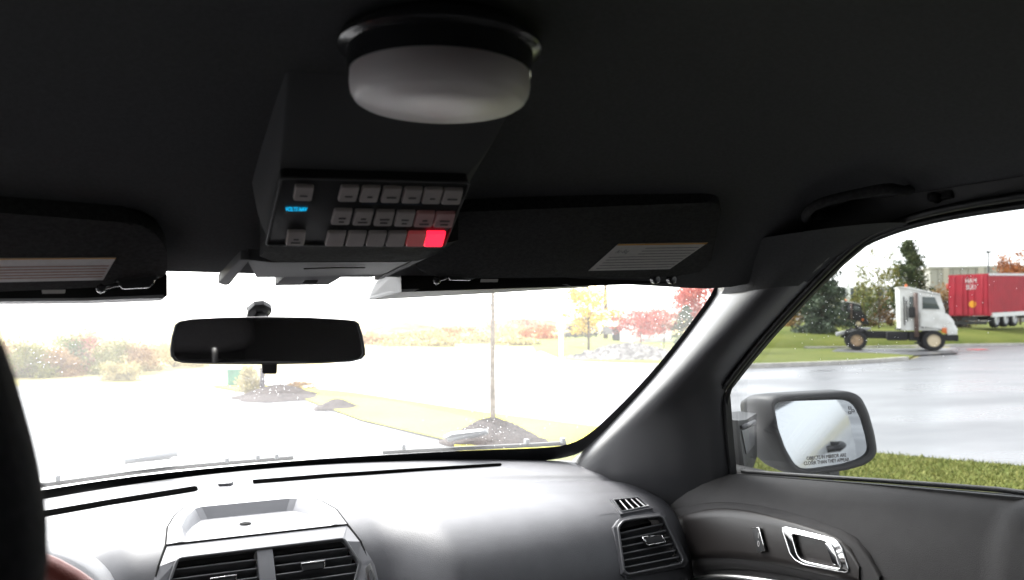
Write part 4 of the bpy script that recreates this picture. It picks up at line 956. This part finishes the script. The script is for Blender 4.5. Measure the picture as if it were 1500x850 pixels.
box('puddle_lamp', onP(1226, 693, mc, mn) + V((0, .02, -.006)), (.028, .03, .018), 'black', sm, bev=.004)
# sail panel between mirror and pillar
prism('sail_panel', [onP(x, y, wp + V((-.008, 0, 0)), wn) for x, y in ((1062, 575), (1066, 640), (1072, 698), (1000, 712), (985, 690))], V((.01, 0, 0)), 'black', door)

# ---- rear view mirror
rn = V((-.19, -.98, -.020)).normalized(); rcn = onX(392, 499, 0.0)
rv = thing('rear_view_mirror', 'wide dark rear-view mirror fixed to the windshield centre', 'mirror', rcn)
RO = [(256, 476), (262, 471), (280, 467.5), (330, 465), (390, 464), (450, 465), (502, 468), (520, 470), (526, 474), (531, 490), (535, 512), (535, 520), (530, 526), (515, 530), (470, 532.5), (395, 534), (310, 533.5), (268, 532), (256, 529), (250, 522), (249, 512), (251, 495)]
ro = [onP(x, y, rcn, rn) for x, y in RO]; cc_ = sum(ro, V((0, 0, 0))) / len(ro)
ri = [p + (cc_ - p).normalized() * .0045 for p in ro]; ri = [p - rn * .0 for p in ri]
gi = [p - rn * .0015 for p in ri]
loft('housing', [gi, ri, [a.lerp(b_, .5) + rn * .002 for a, b_ in zip(ri, ro)], ro, [cc_ + (p - cc_) * 1.0 - rn * .008 for p in ro], [cc_ + (p - cc_) * .93 - rn * .026 for p in ro], [cc_ + (p - cc_) * .6 - rn * .040 for p in ro], [cc_ + (p - cc_) * .1 - rn * .044 for p in ro]], 'black', rv, close=True)
mk('mirror_glass', gi, [tuple(range(len(gi)))], 'rvm', rv, recalc=False)
prism('dimming_lever', roundpoly([onP(x, y, rcn - rn * .006, rn) for x, y in ((383, 531), (406, 531), (405.5, 548), (384, 548))], .003, 3), -rn * .012, 'black', rv, .0015)
bp_, bn_ = onB(gb, 379, 451, .002)
lathe('mount_button', [(.001, .014), (.013, .013), (.017, .008), (.019, 0), (.001, 0)], bp_, 'black', rv, 8, bn_, angle=20)
hook = [onP(x, y, bp_ + bn_ * .012, bn_) for x, y in ((360, 466), (363, 450), (372, 441), (386, 440), (397, 446), (398, 455), (394, 448), (385, 446), (374, 448), (368, 466))]
prism('mount_bracket', hook, bn_ * .008, 'black', rv, .001)
tube('stem', [bp_ + bn_ * .008, rcn.lerp(bp_, .3) - rn * .02, rcn - rn * .04], .0085, 'satin', rv, 12)

# ---- dome lamp
dc = onX(645, 118, 0.0); dc.z = HZ(dc.x, dc.y)
dl = thing('dome_light', 'round ceiling lamp with white lens and dark clear rim', 'light', dc)
def HZ0(z): return z - dc.z
ringz = 1.638
lathe('base_ring', [(.052, 1.668 - dc.z), (.060, 1.652 - dc.z), (.0695, 1.646 - dc.z), (.0715, 1.642 - dc.z), (.0715, 1.639 - dc.z), (.069, 1.6375 - dc.z), (.0655, 1.6365 - dc.z), (.0640, 1.622 - dc.z), (.050, 1.622 - dc.z)], dc, 'dark', dl, 72)
lathe('lens', [(.050, 1.634 - dc.z), (.0628, 1.628 - dc.z), (.0634, 1.614 - dc.z), (.0625, 1.608 - dc.z), (.060, 1.6035 - dc.z), (.056, 1.601 - dc.z), (.045, 1.5995 - dc.z), (.0435, 1.5985 - dc.z), (.02, 1.5975 - dc.z), (.001, 1.597 - dc.z)], dc, 'lens', dl, 72)

# ---- overhead console with switch panel
P4 = [onY(412, 258, .675), onY(690, 266, .665), onY(652, 361, .775), onY(388, 359, .775)]
pc = sum(P4, V((0, 0, 0))) / 4; pn = (P4[1] - P4[0]).cross(P4[3] - P4[0]).normalized()
if pn.dot(EYE - pc) < 0: pn = -pn
spn = thing('switch_panel', 'black overhead switch panel with grey push buttons, one glowing red', 'switch panel', pc)
pq = [onP(x, y, pc, pn) for x, y in ((412, 260), (688, 267), (651, 360), (390, 358))]
prism('panel_body', roundpoly(pq, .004, 3), -pn * .012, 'panelblack', spn, .0015)
po = [p - pn * .009 for p in roundpoly(pq, .004, 3)]; pcc = sum(po, V((0, 0, 0))) / len(po)
def up_(p, f, g): q = pcc + (p - pcc) * f; y_ = min(q.y + g, .90); return V((q.x, y_, HZ(q.x, y_) + .012))
oo = [up_(p, 1.15, -.085 if p.y < pcc.y else .01) for p in po]
loft('panel_housing', [po] + [[a.lerp(b_, t_) + V((0, 0, -.010 * math.sin(t_ * math.pi))) for a, b_ in zip(po, oo)] for t_ in (.25, .5, .75, 1)], 'fairing', spn, close=True)
tube('panel_edge', [p + pn * .0005 for p in roundpoly(pq, .004, 3)], .0012, 'console', spn, 6, closed=True)
def button(q, m='button', lines=2, hgt=.0035):
    base = [onP(x, y, pc, pn) for x, y in q]; cb = sum(base, V((0, 0, 0))) / 4
    lo = roundpoly(base, .002, 3); hi = [cb + (p - cb) * .90 + pn * hgt for p in lo]; mid = [cb + (p - cb) * .97 + pn * hgt * .75 for p in lo]
    o = loft('button', [lo, mid, hi, [cb + (p - cb) * .02 + pn * (hgt + .0001) for p in lo]], m, spn, close=True, angle=20)
    for k in range(lines):
        f = .5 if lines == 1 else .40 + .24 * k; a = base[0].lerp(base[3], f); c = base[1].lerp(base[2], f)
        w0 = .24 + .06 * ((k * 7 + len(spn.children)) % 3); pr = [a.lerp(c, w0), a.lerp(c, 1 - w0)]; dd = (base[3] - base[0]) * .10
        e = pn * (hgt + .0008)
        prism('print', [pr[0] + e, pr[1] + e, pr[1] + dd + e, pr[0] + dd + e], pn * .0002, 'print', o)
    return o
for r_, (y0, xs_, h_) in enumerate(((270, (497, 528, 559.5, 590, 619.5, 648), 22), (304.5, (487, 518, 549, 579, 608, 636.5), 21.5), (337, (478, 508, 537.5, 567, 596, 622.5), 20.5))):
    for k, x in enumerate(xs_):
        y = y0 + (k * .9 if r_ < 2 else k * .15); wdt = 27 if k < 5 else 28
        q = [(x + 2.5, y), (x + wdt + 2.5, y + .3), (x + wdt - 3, y + h_), (x - 3, y + h_ - .2)]
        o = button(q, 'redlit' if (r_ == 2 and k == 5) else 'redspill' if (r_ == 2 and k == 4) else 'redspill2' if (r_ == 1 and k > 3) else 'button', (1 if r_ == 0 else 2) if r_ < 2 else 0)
        if r_ == 2 and k == 5: o['label'] = 'button glowing bright red at the panel corner'
button([(432, 269), (460, 270.5), (456, 291), (429, 290)], lines=1); button([(421, 336), (448, 336.5), (445, 356.5), (418, 356)], lines=2)
e1 = onP(418.5, 306.5, pc + pn * .0012, pn); e2 = onP(450, 307, pc + pn * .0012, pn); uxp = (e2 - e1).normalized(); uyp = pn.cross(uxp); uyp = uyp if uyp.z > 0 else -uyp
upv = (onP(430, 290, pc, pn) - onP(424, 320, pc, pn)).normalized()
text('display_lettering', 'VOLTS NAV', onP(434, 307, pc + pn * .0012, pn), uxp, upv, .0068, 'cyan', spn, wfit=(e2 - e1).length)
text('panel_legend', 'EMERGENCY LIGHTING', onP(575, 299, pc + pn * .0012, pn), uxp, upv, .004, 'dimblue', spn, wfit=.055)
oc = thing('overhead_console', 'grey ceiling console between the visors above the rear-view mirror', 'console', onY(480, 390, .85))
def oq(name, pts, th, m, bev=.0015): return prism(name, [onY(x, y, d) for x, y, d in pts], V((0, .0, th)), m, oc, bev)
oq('console_body', [(398, 356, .778), (650, 358, .775), (672, 352, .77), (640, 373, .82), (612, 383, .86), (400, 384, .86), (380, 376, .84)], .05, 'visor')
oq('console_face', [(362, 381, .862), (400, 386, .866), (596, 385, .864), (640, 367, .84), (600, 388, .905), (560, 402, .945), (545, 407, .95), (375, 407, .95)], .012, 'console')
oq('console_leg', [(352, 381, .86), (366, 381, .86), (336, 418, .955), (328, 419, .955), (319, 415, .95)], .010, 'console')
oq('console_leg', [(604, 383, .862), (650, 360, .825), (640, 372, .85), (560, 409, .965), (548, 412, .968), (562, 403, .95)], .02, 'console')
oq('sensor_tab', [(418, 405, .95), (503, 405, .95), (481, 418, .985), (402, 419, .985)], .02, 'console')
oq('tab_slot', [(447, 411.5, .965), (466, 411.5, .965), (463, 415.5, .975), (443, 415.5, .975)], .012, 'deep', 0)
tube('face_seam', [onY(445, 392.5, .885) + V((0, 0, -.001)), onY(490, 391, .885) + V((0, 0, -.001)), onY(535, 391, .885) + V((0, 0, -.001))], .0007, 'deep', oc, 5)

# ---- sun visors
def visor(lab, quad, depth, lq, lines, name='sun_visor', head=None):
    c = sum((onY(x, y, d) for x, y, d in quad), V((0, 0, 0))) / len(quad)
    t = thing(name, lab, 'sun visor', c, 'sun visors'); pts = [onY(x, y, d) for x, y, d in quad]
    nrm = Vector((0, 0, 0))
    for i in range(len(pts)): nrm += (pts[i] - c).cross(pts[(i + 1) % len(pts)] - c)
    nrm.normalize(); nrm = nrm if nrm.dot(EYE - c) > 0 else -nrm
    fl = [p - nrm * (p - c).dot(nrm) for p in pts]
    prism('visor_body', roundpoly(fl, .02, 4), -nrm * .018, 'visor', t, .005)
    lp_ = [onP(x, y, c + nrm * .0006, nrm) for x, y in lq]
    lb = prism('warning_label', lp_, nrm * .0004, 'label', t)
    e = nrm * .0005
    for (u0, u1, v0, v1, m) in lines:
        f = lambda u, v: lp_[0].lerp(lp_[1], u).lerp(lp_[3].lerp(lp_[2], u), v) + e
        prism('print', [f(u0, v0), f(u1, v0), f(u1, v1), f(u0, v1)], nrm * .0002, m, lb)
    if head:
        f = lambda u, v: lp_[0].lerp(lp_[1], u).lerp(lp_[3].lerp(lp_[2], u), v) + nrm * .0009
        ux = (f(.5, .25) - f(.1, .25)).normalized(); uy = (f(.1, .05) - f(.1, .35)).normalized()
        text('label_heading', head, f(.14, .27), ux, uy, .010, 'ink', lb, wfit=.016)
    return t, c, nrm
lr = [(0, 1, 0, .055, 'amber')] + [(.06 + .3 * (k < 3), .97, .16 + .105 * k, .175 + .105 * k, 'ink') for k in range(8)]
visor('passenger sun visor folded up, amber-topped warning label near its outer end', [(628, 306, .80), (1060, 298, .70), (1040, 392, .83), (1010, 400, .86), (640, 410, .93), (612, 402, .92), (604, 370, .87)], .02,
      [(906, 357), (1037, 355), (981, 394), (862, 396.5)], lr, head='Air-Bag')
ll = [(0, 1, 0, .05, 'amber')] + [(.02, .98, .34 + .12 * k, .37 + .12 * k, 'inkred') for k in range(5)] + [(.1 + .3 * k, .32 + .3 * k, .12, .26, 'ink') for k in range(0)]
visor('driver sun visor folded up, carrying a long pale warning label', [(-160, 306, .80), (215, 322, .84), (245, 365, .88), (245, 405, .935), (228, 418, .945), (150, 423, .95), (-160, 428, .95)], .02,
      [(-60, 378.5), (170, 377), (151, 410), (-60, 414.5)], ll)
# ---- visor light bars
def lightbar(lab, rear, frontb, endcap, clips):
    rp_ = [onY(x, y, d) for x, y, d in rear]; t = thing('light_bar', lab, 'light bar', sum(rp_, V((0, 0, 0))) / len(rp_), 'light bars behind the visors')
    prism('housing', rp_, V((0, .006, .0)), 'barblack', t)
    fb = [onY(x, y, d) for x, y, d in frontb]
    b = bmesh.new(); k = len(frontb) // 2
    for i in range(k - 1): b.faces.new([b.verts.new(fb[j]) for j in (i, i + 1, k + i + 1, k + i)])
    r = bmesh.ops.extrude_face_region(b, geom=b.faces[:]); bmesh.ops.translate(b, verts=[v for v in r['geom'] if isinstance(v, bmesh.types.BMVert)], vec=(0, 0, .003))
    from_bm('lower_lip', b, 'greycap', t)
    prism('end_cap', [onY(x, y, d) for x, y, d in endcap], V((0, .004, .002)), 'greycap', t)
    for x, y, d in clips:
        c = onY(x, y, d); lathe('screw_knob', [(.001, .009), (.004, .0085), (.0065, .006), (.0068, 0), (.001, 0)], c, 'dark', t, 16, V((0, -1, -.2)))
    return t
lightbar('interior light bar housing with pale end cap under the passenger visor', [(587, 396, .975), (760, 388, .95), (1022, 396, .87), (1021, 412.5, .87), (1000, 414, .878), (860, 419, .925), (700, 425, .962), (588, 428, .975)],
         [(588, 427.5, .974), (700, 424.6, .961), (860, 418.8, .924), (541, 440, 1.055), (700, 431, 1.0), (862, 421, .94)],
         [(541, 440, 1.055), (588, 428, .975), (587, 396, .975), (556, 409, 1.03), (546, 424, 1.05)], [(958, 408, .878), (982, 408.5, .872)])
lightbar('interior light bar housing with pale lower edge under the driver visor', [(-150, 410, .99), (245, 402, .985), (245, 434, .985), (238, 437, .985), (-150, 445, .99)],
         [(-150, 443, .989), (120, 441, .986), (240, 436, .984), (-150, 447, 1.03), (120, 445.5, 1.02), (236, 441, 1.02)],
         [(240, 436, .984), (245, 433, .984), (245, 420, .984), (241, 425, 1.0), (236, 441, 1.02)], [])
# visor clips and small tags
def clip(lab, pts, d, rod, tag, fine):
    c = onY(*pts[0], d); t = thing('visor_clip', lab, 'clip', c, 'visor clips')
    body = [onY(x, y, d) for x, y in pts]; tube('clip_loop', smoothline(body, 20, 2), .0045, 'satinblack' if 'satinblack' in M else 'dark', t, 10)
    tube('rod', [onY(x, y, d) for x, y in rod], .0022, 'dark', t, 8)
    c = onY(*rod[-1], d); lathe('ball_end', [(.0005, .005), (.004, .003), (.005, 0), (.004, -.003), (.0005, -.005)], c, 'dark', t, 12)
    q = [onY(x, y, d) for x, y in tag]; prism('paper_tag', q, V((0, .001, 0)), 'label', t)
    prism('clip_pad', [onY(x, y, d - .004) for x, y in fine], V((0, .004, .0)), 'dark', t, .0015)
clip('passenger visor clip beside a small pale tag', [(655, 402), (662, 396), (680, 394), (697, 395), (700, 400)], .925, [(668, 402), (655, 406), (640, 411)], [(705, 409), (730, 409), (729, 413.5), (704, 413.5)], [(655, 403), (660, 397), (698, 396), (697, 408), (690, 411), (660, 411)])
clip('driver visor clip with its rod beside a small pale tag', [(173, 416), (180, 408), (200, 405), (225, 404), (229, 409)], .938, [(183, 415), (168, 418), (148, 423)], [(61, 425), (96, 424.5), (95, 430), (62, 430.5)], [(173, 417), (180, 409), (228, 404), (226, 416), (218, 422), (180, 424)])
# ---- grab handle
hlb = bvh_of(HL)
GH = [onB(hlb, x, y, l)[0] for x, y, l in ((1180, 316, .004), (1177, 300, .010), (1196, 279, .015), (1250, 265, .016), (1310, 254, .015), (1330, 262, .016), (1352, 282, .014), (1372, 278, .010))]
gh = thing('grab_handle', 'black ceiling grab handle above the passenger window', 'grab handle', GH[0], None)
tube('grip', smoothline(GH, 40, 2), .0055, 'visor', gh, 10)
for p in (GH[0], GH[-1]): box('mount_foot', p + V((.012, 0, .004)), (.02, .03, .010), 'visor', gh, bev=.003)

# ---- wipers
def wiper(lab, px0, px1, conn, nubs):
    a = [onB(gb, x, y, -.014)[0] for x, y in px0]
    t = thing('windshield_wiper', lab, 'wiper', a[0], 'windshield wipers')
    bl = tube('blade', smoothline(a, 30, 1), .0045, 'rubber', t, 8)
    c = [onB(gb, x, y, -.018)[0] for x, y in conn]
    prism('connector', c, V((0, .012, .004)), 'wiper', t, .002)
    tube('arm', [onB(gb, x, y, -.020)[0] for x, y in px1], .006, 'wiper', t, 8)
    for x, y in nubs: box('clip', onB(gb, x, y, -.016)[0], (.008, .010, .010), 'wiper', t, bev=.001)
wiper('driver side wiper resting low on the windshield', [(60, 722), (220, 699), (330, 688), (430, 680)], [(185, 690), (215, 686), (262, 678)], [(185, 691), (205, 684), (222, 684), (250, 679), (257, 681), (250, 686), (215, 690)], [(88, 712), (378, 681), (405, 679), (333, 685)])
wiper('passenger side wiper resting low on the windshield by the mulch mound', [(560, 672), (650, 667), (760, 662), (828, 658)], [(655, 656), (680, 651), (712, 645)], [(650, 654), (662, 648), (705, 643), (712, 644), (710, 649), (690, 654), (660, 655)], [(770, 657), (823, 655.5), (590, 665)])

# ---- front seats
def seat(label, x):
    t = thing('car_seat', label, 'car seat', V((x, .2, .35)), 'front seats')
    hr = []
    for z, hw, hd in smoothline([V(q) for q in ((1.325, .02, .01), (1.332, .10, .03), (1.345, .135, .045), (1.365, .149, .052), (1.40, .146, .055), (1.45, .131, .055), (1.50, .108, .05), (1.535, .08, .04), (1.548, .04, .02), (1.55, .005, .005))], 44, 2):
        hr.append([V((x + hw * math.copysign(abs(math.cos(a)) ** .55, math.cos(a)), .31 + (z - 1.45) * .12 + hd * math.copysign(abs(math.sin(a)) ** .7, math.sin(a)), z)) for a in np.linspace(0, 2 * math.pi, 40, endpoint=False)])
    loft('headrest', hr, 'seat', t, close=True, cap=True)
    for s in (-.06, .06): tube('headrest_post', [V((x + s, .33, 1.28)), V((x + s, .335, 1.40))], .007, 'satin', t, 8)
    box('backrest', (x, .30, 1.03), (.46, .15, .56), 'seat', t, Matrix.Rotation(R(10), 3, 'X'), bev=.06, seg=5)
    box('cushion', (x, .58, .68), (.48, .52, .16), 'seat', t, bev=.06, seg=4)
    box('seat_base', (x, .56, .46), (.40, .44, .24), 'black', t, bev=.02)
seat('driver seat headrest looming dark and blurred at the picture edge', -.372)
